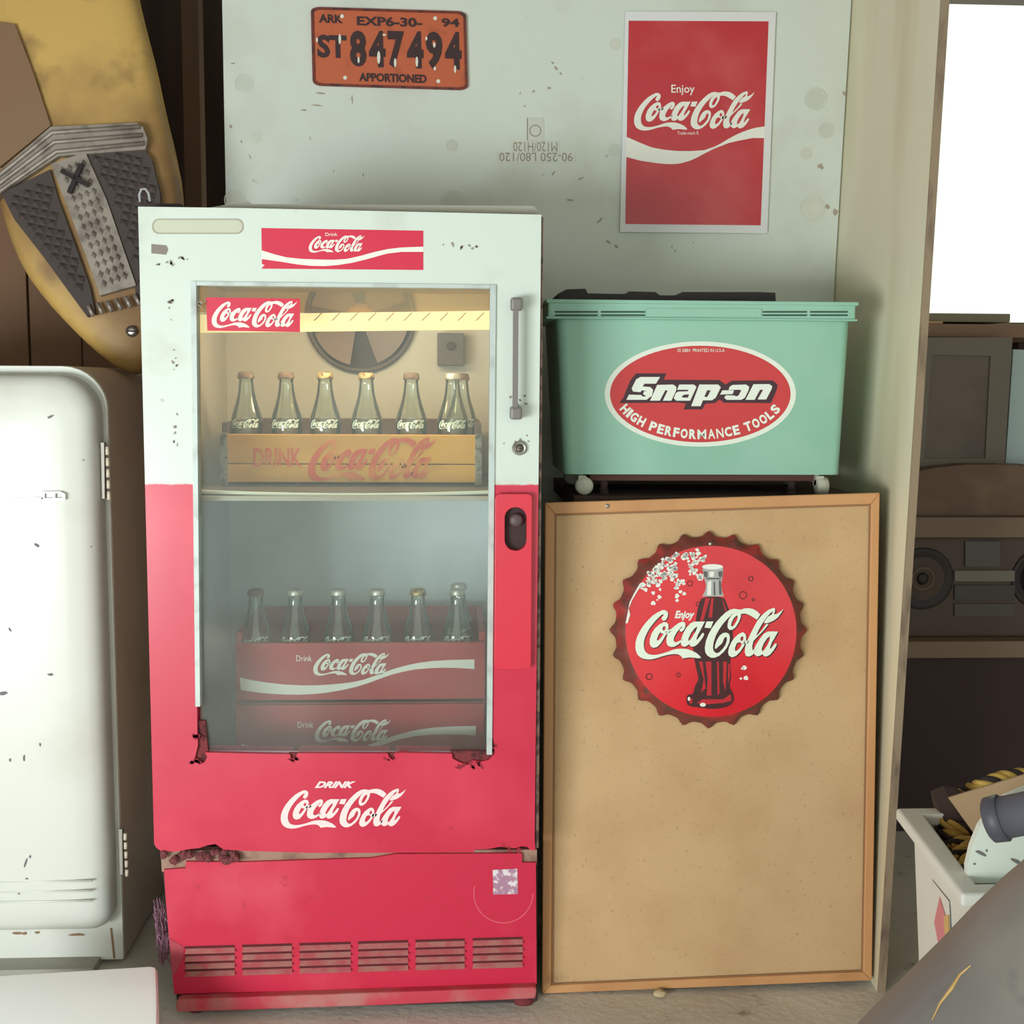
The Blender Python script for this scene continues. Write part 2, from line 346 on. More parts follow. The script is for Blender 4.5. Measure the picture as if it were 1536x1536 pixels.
for cx, cy, r, asp, ang in ((829, 94, 3, 1.5, 1), (834, 102, 3, 2, 1), (841, 110, 2.5, 1.5, 1), (787, 159, 2, 1, 0), (780, 140, 2, 1.5, 2), (800, 137, 2, 1.8, 2.4), (824, 132, 3, 1.4, .4),
        (789, 26, 1.3, 1, 0), (455, 165, 2, 4, 0), (545, 262, 1.6, 3, 1.5), (528, 150, 2, 5, 1.5), (830, 260, 2, 3, 2.2), (815, 262, 1.5, 2, 0), (912, 363, 3, 2, .6), (925, 370, 3, 2.4, .9), (1008, 370, 1.5, 3, 1.8),
        (1040, 364, 2, 1, 0), (1013, 376, 1.5, 2.5, 2), (350, 95, 2.5, 2, 0), (362, 212, 2.5, 1.6, 1), (346, 190, 3, 1.6, .9), (375, 235, 1.6, 3, 1.2), (1266, 140, 4, 1.6, 1.5), (1240, 310, 6, 1, 0), (1253, 318, 6, 1.2, 1),
        (1232, 250, 6, 1.2, 0), (900, 330, 3, 3, 2.4), (870, 268, 3, 3, 2.6), (856, 300, 3, 3.5, .1), (480, 140, 2.5, 5, 0), (475, 158, 2, 6, .1)):
    blotch(b, cx, cy, r*.62, sb, .0009, asp, ang, .9)
obj('scuff_marks', b, mat('scuff_light', (172, 160, 144), .9), t)['kind'] = 'stuff'

# ------------------------------------------------------------------ side partition (plywood on edge, running towards the viewer)
f_top, f_bot = at(1411, 0, -.02), atz(1316, 1488, 0)
f_mid = at(1383, 440, -.02)
slope = (at(1383, 440, f_bot.y).x-f_bot.x)/(at(1383, 440, f_bot.y).z)
yb2 = YB+.0
bxt = at(1277, 0, YB-.001)
def px_(z, y): # inner face X at height z and depth y
    xf = f_bot.x+slope*z; xb = bxt.x+k*(z-bxt.z)+.004; u = (y-f_bot.y)/(yb2-f_bot.y); return xf+(xb-xf)*u
m_ply = mat('pale_plywood', (240, 234, 208), .7, spots=[((228, 214, 180), 5, .45, .7, 5), ((196, 178, 142), 2.2, .6, .8, 3)], stretch=(1, 1, .22))
t = thing('plywood_partition', 'tall pale plywood sheet standing on edge beside the cork board', 'partition', (f_bot.x+.01, .3, 0))
b = NB(); y0 = f_bot.y; th = .0145
q = [Vector((px_(0, y0), y0, 0)), Vector((px_(0, YB+.02), YB+.02, 0)), Vector((px_(2.3, YB+.02), YB+.02, 2.3)), Vector((px_(2.3, y0), y0, 2.3))]
prism(b, q, (th, 0, 0)); obj('sheet', b, m_ply, t)
b = NB(); prism(b, [(px_(0, y0)-.0005, y0-.003, 0), (px_(0, y0)+th, y0-.003, 0), (px_(2.3, y0)+th, y0-.003, 2.3), (px_(2.3, y0)-.0005, y0-.003, 2.3)], (0, .003, 0))
obj('cut_edge', b, mat('cut_ply_edge', (150, 130, 108), .9, spots=[((110, 92, 78), 40, .5, .7, 4)], stretch=(1, 1, .3)), t, label='rough darker cut edge')

# ------------------------------------------------------------------ licence plate
m_plate = mat('orange_plate', (196, 96, 60), .5, spots=[((150, 70, 48), 20, .55, .8, 5)]); m_black = mat('black_ink', (58, 34, 38), .6)
sp_ = sb
t = thing('licence_plate', 'rusty orange licence plate with black raised numbers on the white sheet', 'licence plate', at(582, 130, YB-.003))
def qp(u, v): # plate frame: u right, v down
    return (466+u*233+v*3, 10+v*118+u*7+0*v)
out = [qp(u/100, v/100) for u, v in rrect(0, 0, 100, 100, 6)]
b = NB(); plate(b, out, sp_, .006, .005); obj('panel', b, m_plate, t)
b = NB(); inn = [qp(u/100, v/100) for u, v in rrect(1.8, 3, 98.2, 97, 5)]; plate(b, out, sp_, .0085, .0045, [inn]); obj('raised_border', b, mat('plate_rust', (120, 54, 44), .7, spots=[((80, 44, 44), 60, .5, .6, 4)]), t, label='rust-brown raised border')
b = NB()
def ptext(bm, s_, u0, v0, u1, v1_, bold=.035, th=.0): text(bm, s_, 0, 0, 0, 0, sp_, .0075, bold=bold, fn=lambda u, v: qp(u0+(u1-u0)*u, v0+(v1_-v0)*v), thick=th)
ptext(b, 'ARK', .05, .09, .205, .20); ptext(b, 'EXP6-30-', .295, .10, .715, .22); ptext(b, '94', .84, .095, .955, .205)
ptext(b, 'ST', .035, .35, .225, .645, .04)
for i, ch in enumerate('847494'):
    u0 = .245+i*.1225; ptext(b, ch, u0, .285-.004*i, u0+.107, .745, .045)
ptext(b, 'APPORTIONED', .30, .82, .735, .93, .04)
obj('lettering', b, m_black, t)
m_glint = mat('painted_glint', (230, 226, 215), .5)  # glints on the raised numbers put in as pale colour; fills the holes too
b = NB()
for u, v in ((.80, .10), (.21, .89), (.81, .9), (.2, .11)): plate(b, ell(*qp(u, v), 3, 3, 12), sp_, .0078, .0005)
for u, v, w, h in ((.30, .66, 1.6, 5), (.182, .40, 2, 8), (.43, .62, 2.5, 10), (.535, .68, 2, 7), (.675, .66, 2, 8), (.79, .44, 2, 4), (.92, .74, 1.8, 6), (.74, .36, 1.6, 3), (.47, .33, 3, 1.5), (.035, .42, 1.5, 4), (.79, .74, 2, 3)): plate(b, ell(*qp(u, v), w, h, 8), sp_, .0079, .0003)
obj('holes_and_glints', b, m_glint, t, label='holes and painted white glints')['kind'] = 'stuff'

# ------------------------------------------------------------------ tall poster
t = thing('poster_sign', 'tall red sign with white border, white script and a white wave', 'sign', at(1045, 350, YB-.004))
m_post_red = mat('poster_red', (196, 52, 62), .35, spots=[((206, 84, 88), 6, .5, .75, 4)], coat=.2)
b = NB(); plate(b, [(938, 17), (1164, 18), (1151, 350), (930, 348)], sb, .008, .006); obj('panel', b, mat('sign_white', (228, 228, 230), .4), t)
b = NB(); plate(b, [(943, 31), (1153, 32), (1141, 338), (938, 336)], sb, .0085, 0); obj('red_field', b, m_post_red, t)
z4 = lambda l: [(900+x/3.84, y/3.84) for x, y in l]
b = NB(); logo(b, 951, 137, 1132, 196, sb, .009)
plate(b, z4([(151, 787), (220, 818), (300, 850), (380, 864), (450, 870), (530, 870), (600, 865), (660, 845), (700, 824), (740, 800), (780, 778), (820, 760), (860, 746), (900, 735), (950, 728), (949, 795), (880, 795), (800, 810), (740, 824), (700, 840), (650, 860), (600, 885), (560, 907), (520, 925), (470, 940), (430, 945), (380, 945), (330, 940), (230, 925), (148, 903)]), sb, .009, 0)
text(b, 'Enjoy', 1007, 127, 1042, 143, sb, .009, bold=.01); text(b, 'Trade-mark R', 1016, 197, 1048, 202, sb, .009)
obj('lettering', b, m_white_print, t, label='white script lettering and wave')

# ------------------------------------------------------------------ the cooler
sf = YS(0.0)
cooler = thing('drink_cooler', 'tall red and white glass-door drinks cooler full of bottle crates', 'cooler', (0, .3, 0))
z5 = lambda l: [(200+x/2.438, 290+y/2.438) for x, y in l]
z6 = lambda l: [(200+x/2.438, 700+y/2.438) for x, y in l]
z7 = lambda l: [(200+x/2.438, 1240+y/2.438) for x, y in l]
outer = [(207, 310), (360, 312), (812, 322), (808, 700), (802, 1255)] + z6([(1470, 1405), (1450, 1400), (1440, 1390), (1420, 1388), (1395, 1396), (1340, 1390), (1300, 1398), (1250, 1400), (1245, 1410), (900, 1412), (640, 1412), (400, 1405), (330, 1400), (300, 1380), (270, 1385), (240, 1395), (210, 1398), (150, 1408), (100, 1405), (85, 1395), (76, 1380)])
hole = [(289, 426), (743, 431), (737, 1100)] + z6([(1316, 1000), (1322, 1050), (1300, 1072), (1270, 1080), (1240, 1074), (1220, 1092), (1190, 1080), (1168, 1068), (1165, 1050), (980, 1046), (955, 1048), (950, 1075), (935, 1062), (930, 1049), (600, 1048), (590, 1075), (578, 1070), (572, 1052), (460, 1050), (262, 1045), (270, 1062), (262, 1080), (240, 1090), (225, 1065), (236, 1020), (234, 960)])
b = NB(); plate(b, outer, sf, 0, .045, [hole]); door = obj('door', b, m_door, cooler)
# ragged rust showing behind the eaten edges
for l in ([(1160, 1040), (1325, 1040), (1330, 1060), (1310, 1085), (1250, 1095), (1210, 1100), (1165, 1085)], [(922, 1045), (962, 1045), (960, 1080), (925, 1072)], [(568, 1046), (604, 1046), (600, 1084), (572, 1080)], [(215, 930), (262, 930), (275, 1060), (260, 1092), (215, 1085)]):
    b = NB(); plate(b, z6(l), YS(.006), 0, .01); obj('rusted_edge', b, m_rust, door)
random.seed(5); b = NB()
for cx, cy, n, r in ((705, 1148, 12, 10), (735, 1118, 6, 4), (292, 1142, 7, 6), (296, 1105, 6, 3), (440, 1140, 5, 4), (583, 1138, 5, 4), (778, 1274, 4, 8)):
    for i in range(n): blotch(b, cx+random.uniform(-r*2, r*2), cy+random.uniform(-r*.5, r*.5), random.uniform(1.2, 3), sf, .0006, 1.7, random.random())
obj('paint_flakes', b, mat('flaked_paint', (150, 44, 58), .9), door)['kind'] = 'stuff'
# worn marks on the white part
b = NB(); random.seed(12)
for cx, cy, n, rx, ry in ((263, 640, 10, 3, 28), (262, 545, 6, 4, 25), (248, 395, 8, 14, 4), (275, 388, 5, 6, 3), (690, 370, 9, 28, 4), (775, 600, 7, 14, 8), (300, 440, 5, 3, 20), (255, 470, 6, 3, 20), (775, 655, 5, 20, 12), (400, 1090, 0, 1, 1)):
    for i in range(n): blotch(b, cx+random.uniform(-rx, rx), cy+random.uniform(-ry, ry), random.uniform(.8, 2.4), sf, .0006, random.uniform(.8, 2), random.random()*3)
obj('wear_marks', b, mat('wear_grey', (158, 150, 140), .9), door)['kind'] = 'stuff'
# window trim
for nm, l in (('left', [(286, 422), (294, 422), (300, 1060), (293, 1060)]), ('top', [(294.5, 422), (735, 427), (735, 432.5), (294.5, 428)]), ('right', [(735.5, 427), (744, 427), (738, 1132), (730, 1132)])):
    b = NB(); plate(b, l, sf, .004, .03); obj('trim_strip', b, m_trim, door)
b = NB(); plate(b, [(292, 425), (742, 430), (737, 1136), (301, 1136)], YS(.012), 0, .004); obj('glass_pane', b, m_pane, door)
b = NB(); plate(b, [(300, 1126), (735, 1127), (735, 1136), (300, 1136)], YS(.010), 0, .006); obj('lower_gasket', b, mat('grey_gasket', (165, 140, 146), .8), door)
# body shell (open towards the door) and inside liner
xl, xr = at(207, 310, 0).x, at(812, 322, 0).x
zt = at(600, 318, 0).z; m_body = mat('cooler_side', (150, 128, 112), .7, spots=[((110, 88, 78), 8, .45, .7, 5)])
lx0 = at(340, 560, .52).x; lx1 = .295; lzt = at(500, 410, .06).z; lzb = .17
def shell(bm, x0, x1, y0, y1, z0, z1, w):
    box(bm, (x0-w, y0, z0), (x0, y1, z1)); box(bm, (x1, y0, z0), (x1+w, y1, z1)); box(bm, (x0-w, y0, z1), (x1+w, y1, z1+w)); box(bm, (x0-w, y0, z0-w), (x1+w, y1, z0)); box(bm, (x0-w, y1, z0-w), (x1+w, y1+w, z1+w))
b = NB(); shell(b, xl+.035, xr-.022, .048, .6, .2, zt-.012, .016); obj('body', b, m_body, cooler)
b = NB(); plate(b, [(372, 301), (378, 306), (800, 309), (806, 314), (806, 326), (300, 326), (300, 314)], YS(.05), 0, .03); obj('top_flange', b, mat('pale_grey_metal', (176, 172, 160), .6), cooler)
b = NB(); plate(b, [(811, 324), (815, 326), (808, 1272), (803, 1272), (807, 700)], YS(.004), 0, .05); obj('door_gasket', b, mat('brown_gasket', (120, 96, 84), .9, spots=[((70, 54, 50), 60, .45, .6, 4)]), cooler)
m_liner = mat('liner', (196, 186, 172), .5, spots=[((176, 160, 146), 3, .5, .8, 4)])
m_liner_daylit = mat('lower_liner', (222, 230, 236), .45, spots=[((196, 204, 208), 3, .5, .8, 4)])  # same liner as above, with cool daylight put into its colour
zs = at(520, 738, .1).z
b = NB(); shell(b, lx0, lx1, .055, .52, zs-.004, lzt, .008); obj('upper_liner', b, m_liner, cooler)
b = NB()
w = .008; box(b, (lx0-w, .055, lzb), (lx0, .52, zs-.014)); box(b, (lx1, .055, lzb), (lx1+w, .52, zs-.014)); box(b, (lx0-w, .52, lzb), (lx1+w, .528, zs-.014)); box(b, (lx0-w, .055, lzb-w), (lx1+w, .528, lzb))
obj('lower_liner', b, m_liner_daylit, cooler)
b = NB(); box(b, (lx0+.001, .075, zs-.003), (lx1-.001, .515, zs+.003)); sh = obj('shelf', b, mat('shelf_wire', (110, 104, 100), .5, .3), cooler)
b = NB(); n = 16
fr = [Vector((lx0+.002+(lx1-lx0-.004)*i/n, .072, zs+.004-.007*math.sin(math.pi*i/n))) for i in range(n+1)]; tube(b, fr, .0035, 8); obj('front_rail', b, mat('white_rail', (232, 240, 230), .4, emit=None), sh, True)
# light cover
b = NB(); plate(b, [(292, 424), (742, 426), (742, 470), (292, 468)], YS(.10), 0, .003); lc = obj('light_cover', b, m_amber, cooler)
b = NB(); plate(b, [(292, 472), (742, 466), (742, 494), (292, 499)], YS(.095), 0, .014)
ls = obj('light_diffuser', b, mat('lit_diffuser', (250, 225, 160), .6, emit=(255, 226, 160), estr=.8), cooler, label='glowing cream strip lamp cover')
b = NB()
for i in range(11):
    x = 470+i*27; plate(b, [(x+12, 469), (x+14, 469), (x+2, 481), (x, 481)], YS(.094), 0, .002)
obj('ridge', b, mat('ridge_amber', (215, 170, 100), .6), ls)
# fan
fc = at(541, 476, .51); fan = NB(); lathe(fan, [(0, .116), (.004, .118), (.004, .108), (.001, .108)], fc, 'Y', 48, cap=False); fo = obj('fan', fan, mat('fan_shroud', (96, 80, 74), .6), cooler, True)
b = NB(); lathe(b, [(-.002, .11), (0, .11)], fc+Vector((0, 0, 0)), 'Y', 40); obj('fan_opening', b, mat('fan_dark', (64, 50, 50), .8), fo)
for k_ in range(4):
    b = NB(); a0 = math.radians(20+90*k_); pts = []
    for i in range(9):
        a = a0+math.radians(58)*i/8; pts.append(fc+Vector((.103*math.cos(a), -.008-.018*i/8, .103*math.sin(a))))
    for i in range(5):
        a = a0+math.radians(50)*(4-i)/4; pts.append(fc+Vector((.026*math.cos(a), -.010-.010*(4-i)/4, .026*math.sin(a))))
    c0 = b.verts.new(fc+Vector((.06*math.cos(a0+.5), -.016, .06*math.sin(a0+.5)))); vs = [b.verts.new(p) for p in pts]
    for i in range(len(vs)): b.faces.new((vs[i], vs[(i+1) % len(vs)], c0))
    obj('fan_blade', b, mat('fan_blade_metal', (128, 106, 96), .55, .1), fo, True)
b = NB(); lathe(b, [(.0, .03), (.022, .029), (.03, .022), (.034, .012)], fc, 'Y', 24); obj('fan_hub', b, mat('brass_hub', (190, 150, 96), .5), fo, True)
b = NB(); lathe(b, [(.03, .008), (.038, .007)], fc, 'Y', 12); obj('fan_nut', b, mat('hub_nut', (110, 80, 60), .5), fo)
p0, p1 = at(656, 500, .5), at(696, 549, .5)
b = NB(); box(b, (p0.x, .475, p1.z), (p1.x, .519, p0.z), .003); th_ = obj('thermostat_box', b, mat('thermostat_grey', (92, 82, 78), .7), cooler)
b = NB(); lathe(b, [(0, .009), (.012, .008)], Vector(((p0.x+p1.x)/2, .475, (p0.z*.6+p1.z*.4))), 'Y', 14); obj('thermostat_knob', b, m_dark, th_)
# handle bar
m_hand = mat('dull_steel', (128, 122, 118), .5, .35)
b = NB(); plate(b, [(770, 455), (778, 455), (777, 618), (769, 618)], sf, .034, .010); hb = obj('handle', b, m_hand, cooler)
for x, y, x1, y1 in ((766, 447, 783, 466), (765, 610, 782, 629)):
    b = NB(); p0, p1 = at(x, y, -.015), at(x1, y1, -.015); box(b, (p0.x, -.036, p1.z), (p1.x, -.001, p0.z), .004); obj('handle_mount', b, m_hand, hb)
c_ = at(779, 672, 0); b = NB(); lathe(b, [(0, .0125), (.006, .0125), (.008, .010), (.006, .0085), (.006, .007), (.009, .0065)], c_, 'Y', 28); lk = obj('lock', b, m_chrome, cooler, True)
b = NB(); box(b, c_+Vector((-.004, -.0105, -.001)), c_+Vector((.004, -.0085, .001))); obj('keyhole', b, m_dark, lk)
# latch cover
oc = rrect(743, 741, 798, 1004, 7, 4)
oc = [(x-(y-741)*.006, y) for x, y in oc]
hol = rrect(757, 761, 790, 826, 16, 6)
b = NB(); plate(b, oc, sf, .016, .016, [hol]); lt = obj('latch_cover', b, mat('latch_red', (222, 40, 66), .35, spots=[((200, 60, 80), 6, .55, .8, 4)], coat=.2), cooler)
bv = lt.modifiers.new('bevel', 'BEVEL'); bv.width = .004; bv.segments = 2; bv.limit_method = 'ANGLE'; bv.angle_limit = 1
b = NB(); plate(b, rrect(755, 759, 792, 828, 16, 6), sf, .0012, 0); obj('latch_recess', b, m_dark, lt)
cc = at(774, 780, -.004); b = NB(); lathe(b, [(0, .012), (.006, .012), (.009, .008)], cc, 'Y', 18); obj('latch_button', b, mat('button_brown', (92, 74, 76), .5), lt, True)
# bottom panel with louvres
panel = z7([(112, 158), (190, 152), (192, 128), (400, 130), (870, 115), (960, 100), (1422, 98), (1422, 132), (1472, 132), (1475, 575), (800, 595), (150, 612), (140, 520), (130, 400), (118, 260)])
def louv(u, v): return (277+u*507, 1420.5+v*44.5-u*14.5)
cols = [(277, 352), (363, 438), (449, 526), (537, 612), (623, 697), (709, 784)]
b = NB(); plate(b, panel, sf, -.006, .02); bp_ = obj('base_panel', b, m_redpaint, cooler)
for (x0, x1) in cols:
    for r_ in range(4):
        def q_(x, yy): u = (x-277)/507; return (x, 1420.5+(r_+yy)*11.4-u*14.5)
        b = NB()
        f0 = [sf(*q_(x0+2, .22), -.006), sf(*q_(x1, .22), -.006)]; f1 = [sf(*q_(x0, .95), .003), sf(*q_(x1, .95), .003)]
        bk0 = [p+Vector((0, .004, 0)) for p in f0]; bk1 = [Vector((p.x, .008, p.z+.001)) for p in f1]
        vv = [b.verts.new(p) for p in (f0[0], f0[1], f1[1], f1[0], bk0[0], bk0[1], bk1[1], bk1[0])]
        for f in ((0, 1, 2, 3), (7, 6, 5, 4), (0, 4, 5, 1), (3, 2, 6, 7), (0, 3, 7, 4), (1, 5, 6, 2)): b.faces.new([vv[i] for i in f])
        obj('louvre', b, m_dusty_red, bp_)
b = NB()
for (x0, x1) in cols:
    for r_ in range(4):
        def q_(x, yy): u = (x-277)/507; return (x, 1420.5+(r_+yy)*11.4-u*14.5)
        plate(b, [q_(x0, -.08), q_(x1, -.08), q_(x1, .24), q_(x0, .24)], sf, -.0055, 0)
obj('louvre_slots', b, mat('slot_dark', (92, 30, 36), .9), bp_)
b = NB(); plate(b, z7([(132, 408), (185, 440), (182, 480), (150, 545), (140, 530)]), sf, -.005, 0); obj('dented_corner', b, mat('dent_pink', (178, 70, 84), .8), bp_)
b = NB(); plate(b, z7([(170, 632), (1470, 588), (1476, 600), (1470, 630), (900, 655), (160, 680), (154, 660), (158, 640)]), YS(-.012), 0, .02); sl = obj('sill_bar', b, mat('worn_red_sill', (200, 60, 80), .7, spots=[((186, 120, 116), 12, .45, .65, 5)]), cooler)
bv = sl.modifiers.new('bevel', 'BEVEL'); bv.width = .003; bv.segments = 2
b = NB(); plate(b, z7([(200, 600), (1475, 560), (1475, 640), (200, 670)]), YS(.02), 0, .02); obj('sill_recess', b, m_dark, cooler)
b = NB(); plate(b, z7([(100, 88), (1476, 84), (1476, 140), (104, 165)]), YS(.012), 0, .02); obj('gap_plate', b, mat('gap_beige', (165, 132, 116), .8, spots=[((100, 60, 56), 20, .5, .7, 5)]), cooler)
b = NB(); plate(b, z7([(106, 160), (1478, 128), (1478, 640), (160, 640)]), YS(.03), 0, .02); obj('base_frame', b, m_dark, cooler)
b = NB(); random.seed(21)
for i in range(26):
    x, y = random.uniform(106, 390), random.uniform(92, 128); p = sf(200+x/2.438, 1240+y/2.438, -.002); r = random.uniform(.004, .010)
    t_ = NB(); bmesh.ops.create_icosphere(t_, subdivisions=1, radius=r)
    for v in t_.verts: v.co = p+v.co*random.uniform(.7, 1.2)
    merge(b, t_)
obj('rotten_insulation', b, mat('rotten_foam', (120, 62, 66), .95), cooler, label='dark crumbling insulation in the gap')['kind'] = 'stuff'
b = NB()
for i in range(40):
    x, y = random.uniform(232, 250), random.uniform(1370, 1410); pts = []
    for j in range(6): pts.append(at(x+random.uniform(-4, 4)+j*1.2, y+(j-2)*random.uniform(8, 17), .03+random.uniform(-.01, .02)))
    tube(b, pts, .0009, 4)
obj('torn_fibres', b, mat('purple_fibre', (140, 100, 118), .9), cooler, label='torn purplish fibres hanging at the lower left side')['kind'] = 'stuff'
gz = at(290, 1530, 0)
for px, py in ((296, 1514), (785, 1497)):
    p = at(px, py, .03); b = NB(); lathe(b, [(0, .020), (.006, .022), (.012, .012), (p.z+.012, .011)], (p.x, .03, 0), 'Z', 16); obj('foot', b, m_rust, cooler, True)
for sx in (-.28, .29):
    b = NB(); lathe(b, [(0, .02), (.006, .022), (.012, .012), (.2, .011)], (sx, .56, 0), 'Z', 12); obj('foot', b, m_rust, cooler, True)
b = NB(); box(b, (xl+.04, .05, .045), (xr-.03, .6, .19)); obj('base_box', b, m_dark, cooler)
# stickers and plates of the cooler
b = NB(); plate(b, [(392, 342), (635, 346), (635, 405), (393, 403)], sf, .0005, 0); st = obj('sticker', b, m_sticker_red, cooler, label='wide red sticker with white script above the window')
b = NB(); logo(b, 463, 353, 547, 379, sf, .001, .0)
plate(b, z5([(468, 208), (520, 224), (560, 234), (620, 240), (680, 242), (730, 243), (780, 240), (830, 229), (880, 215), (930, 204), (980, 198), (1062, 195), (1062, 214), (980, 214), (930, 220), (900, 228), (850, 242), (800, 254), (750, 262), (700, 266), (650, 265), (600, 260), (540, 250), (468, 240)]), sf, .001, 0)
plate(b, z5([(468, 258), (480, 262), (470, 272)]), sf, .001, 0)
text(b, 'Drink', 488, 349, 506, 354, sf, .001); obj('lettering', b, m_white_print, st)
b = NB(); plate(b, [(309, 446), (450, 448), (450, 498), (311, 496)], YS(.0115), .0, 0); st = obj('sticker', b, m_sticker_red, cooler, label='small red script sticker inside the window top left')
b = NB(); logo(b, 317.5, 450.5, 446, 492, YS(.0110), 0, .008); obj('lettering', b, m_white_print, st)
b = NB(); logo(b, 421, 1183, 609, 1243, sf, .0008); lt_ = obj('painted_script', b, mat('faded_white_paint', (246, 225, 226), .6), cooler, label='white painted script low on the door')
b = NB(); text(b, 'DRINK', 472, 1172, 534, 1182, sf, .0008, bold=.05, shear=.5); obj('painted_drink', b, MATS['faded_white_paint'], lt_)
b = NB(); plate(b, rrect(228, 328, 365, 351, 10, 5), sf, .0012, .001, [rrect(230, 330, 363, 349, 9, 5)]); sc = obj('sticker_outline', b, mat('old_glue', (176, 172, 156), .8), cooler, label='outline of a peeled pale label')
b = NB(); plate(b, rrect(230, 330, 363, 349, 9, 5), sf, .0006, 0); obj('label_ghost', b, mat('label_ghost', (204, 206, 188), .7), sc)
b = NB(); plate(b, [(227, 366), (249, 368), (252, 374), (249, 382), (227, 380)], sf, .001, .001); obj('grey_tag', b, mat('grey_tag', (140, 130, 122), .7), cooler)
b = NB(); plate(b, [(739, 1305), (776, 1303), (777, 1341), (740, 1342)], sf, -.005, 0); obj('sticker', b, m_pinkfade, cooler, label='small faded square sticker on the lower panel')
b = NB(); ring(b, 755, 1340, 45, 1.6, sf, -.0055, 30, .0, 3.4, 0); obj('scuff_ring', b, mat('scuff_pink', (226, 92, 112), .7), cooler)
# bits on top of the cooler
p = at(240, 300, .06)
t = thing('wire_loop', 'black strap with a pale wire loop on the left of the cooler top', 'strap', (p.x, .08, zt+.004))
b = NB(); box(b, (p.x-.028, .06, zt+.003), (p.x+.036, .1, zt+.018), .003); obj('strap', b, mat('black_strap', (58, 50, 48), .8), t)
b = NB(); tube(b, [at(210, 303, .06), at(209, 292, .06), at(212, 284, .06), at(218, 283, .06), at(223, 290, .06), at(225, 302, .06)], .0022, 8); obj('wire', b, mat('pale_wire', (170, 170, 175), .5), t, True)
p = at(391, 303, .09); b = NB(); lathe(b, [(0, .008), (.004, .008), (.004, .005), (.012, .005)], (p.x, .09, zt+.004), 'Z', 12); lathe(b, [(.0, .008), (.006, .008)], (p.x-.012, .09, zt+.004), 'Z', 6); tag(obj('hinge_bolt', b, m_chrome), 'small silver bolt on top of the cooler', 'bolt')

# ------------------------------------------------------------------ crates and bottles
def crate(name, label, x0p, x1p, ytop, ybot, Y, depth, m_side, m_end, m_in, ends_up, twoboards, straps, zb=None):
    a, c = at(x0p, ytop, Y), at(x1p, ybot, Y); zt_, zb_ = a.z, (c.z if zb is None else zb); w = .012
    t = thing(name, label, 'crate', ((a.x+c.x)/2, Y+depth/2, zb_), 'bottle crates in the cooler')
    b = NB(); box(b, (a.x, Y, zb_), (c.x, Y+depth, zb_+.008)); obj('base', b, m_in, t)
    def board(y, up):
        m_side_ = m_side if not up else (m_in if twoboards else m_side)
        h = zt_+up-zb_
        if twoboards:
            b = NB(); box(b, (a.x+.001, y, zb_+.001), (c.x-.001, y+w, zb_+h*.42), .002); o = obj('side_board', b, m_side_, t)
            b = NB(); box(b, (a.x+.001, y, zb_+h*.435), (c.x-.001, y+w, zb_+h), .002); obj('side_board', b, m_side_, t)
        else:
            b = NB(); box(b, (a.x+.001, y, zb_+.001), (c.x-.001, y+w, zb_+h), .002); obj('side_board', b, m_side_, t)
    board(Y, 0); board(Y+depth-w, ends_up)
    for x in (a.x, c.x-w):
        b = NB(); box(b, (x, Y+w+.001, zb_+.001), (x+w, Y+depth-w-.001, zt_+ends_up), .002); obj('end_board', b, m_end, t)
    if straps:
        for x in (a.x-.001, c.x-.012):
            b = NB(); box(b, (x, Y-.002, zb_+.002), (x+.013, Y+.02, zt_+.002), .001)
            for q in (.25, .5, .75): lathe(b, [(0, .003), (.002, .002)], (x+.0065, Y-.002, zb_+(zt_-zb_)*q), 'Y', 8)
            obj('metal_strap', b, mat('grey_strap', (140, 136, 126), .5, .5, spots=[((90, 84, 80), 60, .5, .6, 3)]), t)
    for i in range(1, 6):
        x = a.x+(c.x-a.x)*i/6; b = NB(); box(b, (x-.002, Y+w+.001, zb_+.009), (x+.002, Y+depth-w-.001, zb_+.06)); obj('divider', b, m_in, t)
    return t, a, c
m_ycrate = mat('yellow_crate_wood', (224, 166, 58), .65, spots=[((180, 130, 60), 6, .45, .7, 5), ((150, 104, 56), 20, .62, .75, 5)], stretch=(.25, 1, 1))
m_end = mat('dark_crate_end', (96, 78, 66), .8); m_rcrate = mat('red_crate', (178, 44, 54), .5, spots=[((160, 50, 56), 5, .5, .7, 4)])
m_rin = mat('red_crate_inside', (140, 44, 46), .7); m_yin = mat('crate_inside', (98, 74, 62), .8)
YC = .18; zsh = zs+.0035
ya, a1, c1 = crate('bottle_crate', 'yellow wooden crate with faded red script on the upper shelf', 331, 722, 651, 727, YC, .29, m_ycrate, m_end, m_yin, .022, True, True, zb=zsh)
scy = YS(YC)
b = NB(); logo(b, 462, 656, 655, 722, scy, .0008); text(b, 'DRINK', 380, 672, 452, 700, scy, .0008, bold=.02); obj('faded_lettering', b, mat('faded_red_ink', (196, 84, 62), .8, spots=[((214, 150, 70), 14, .5, .68, 5)]), ya)
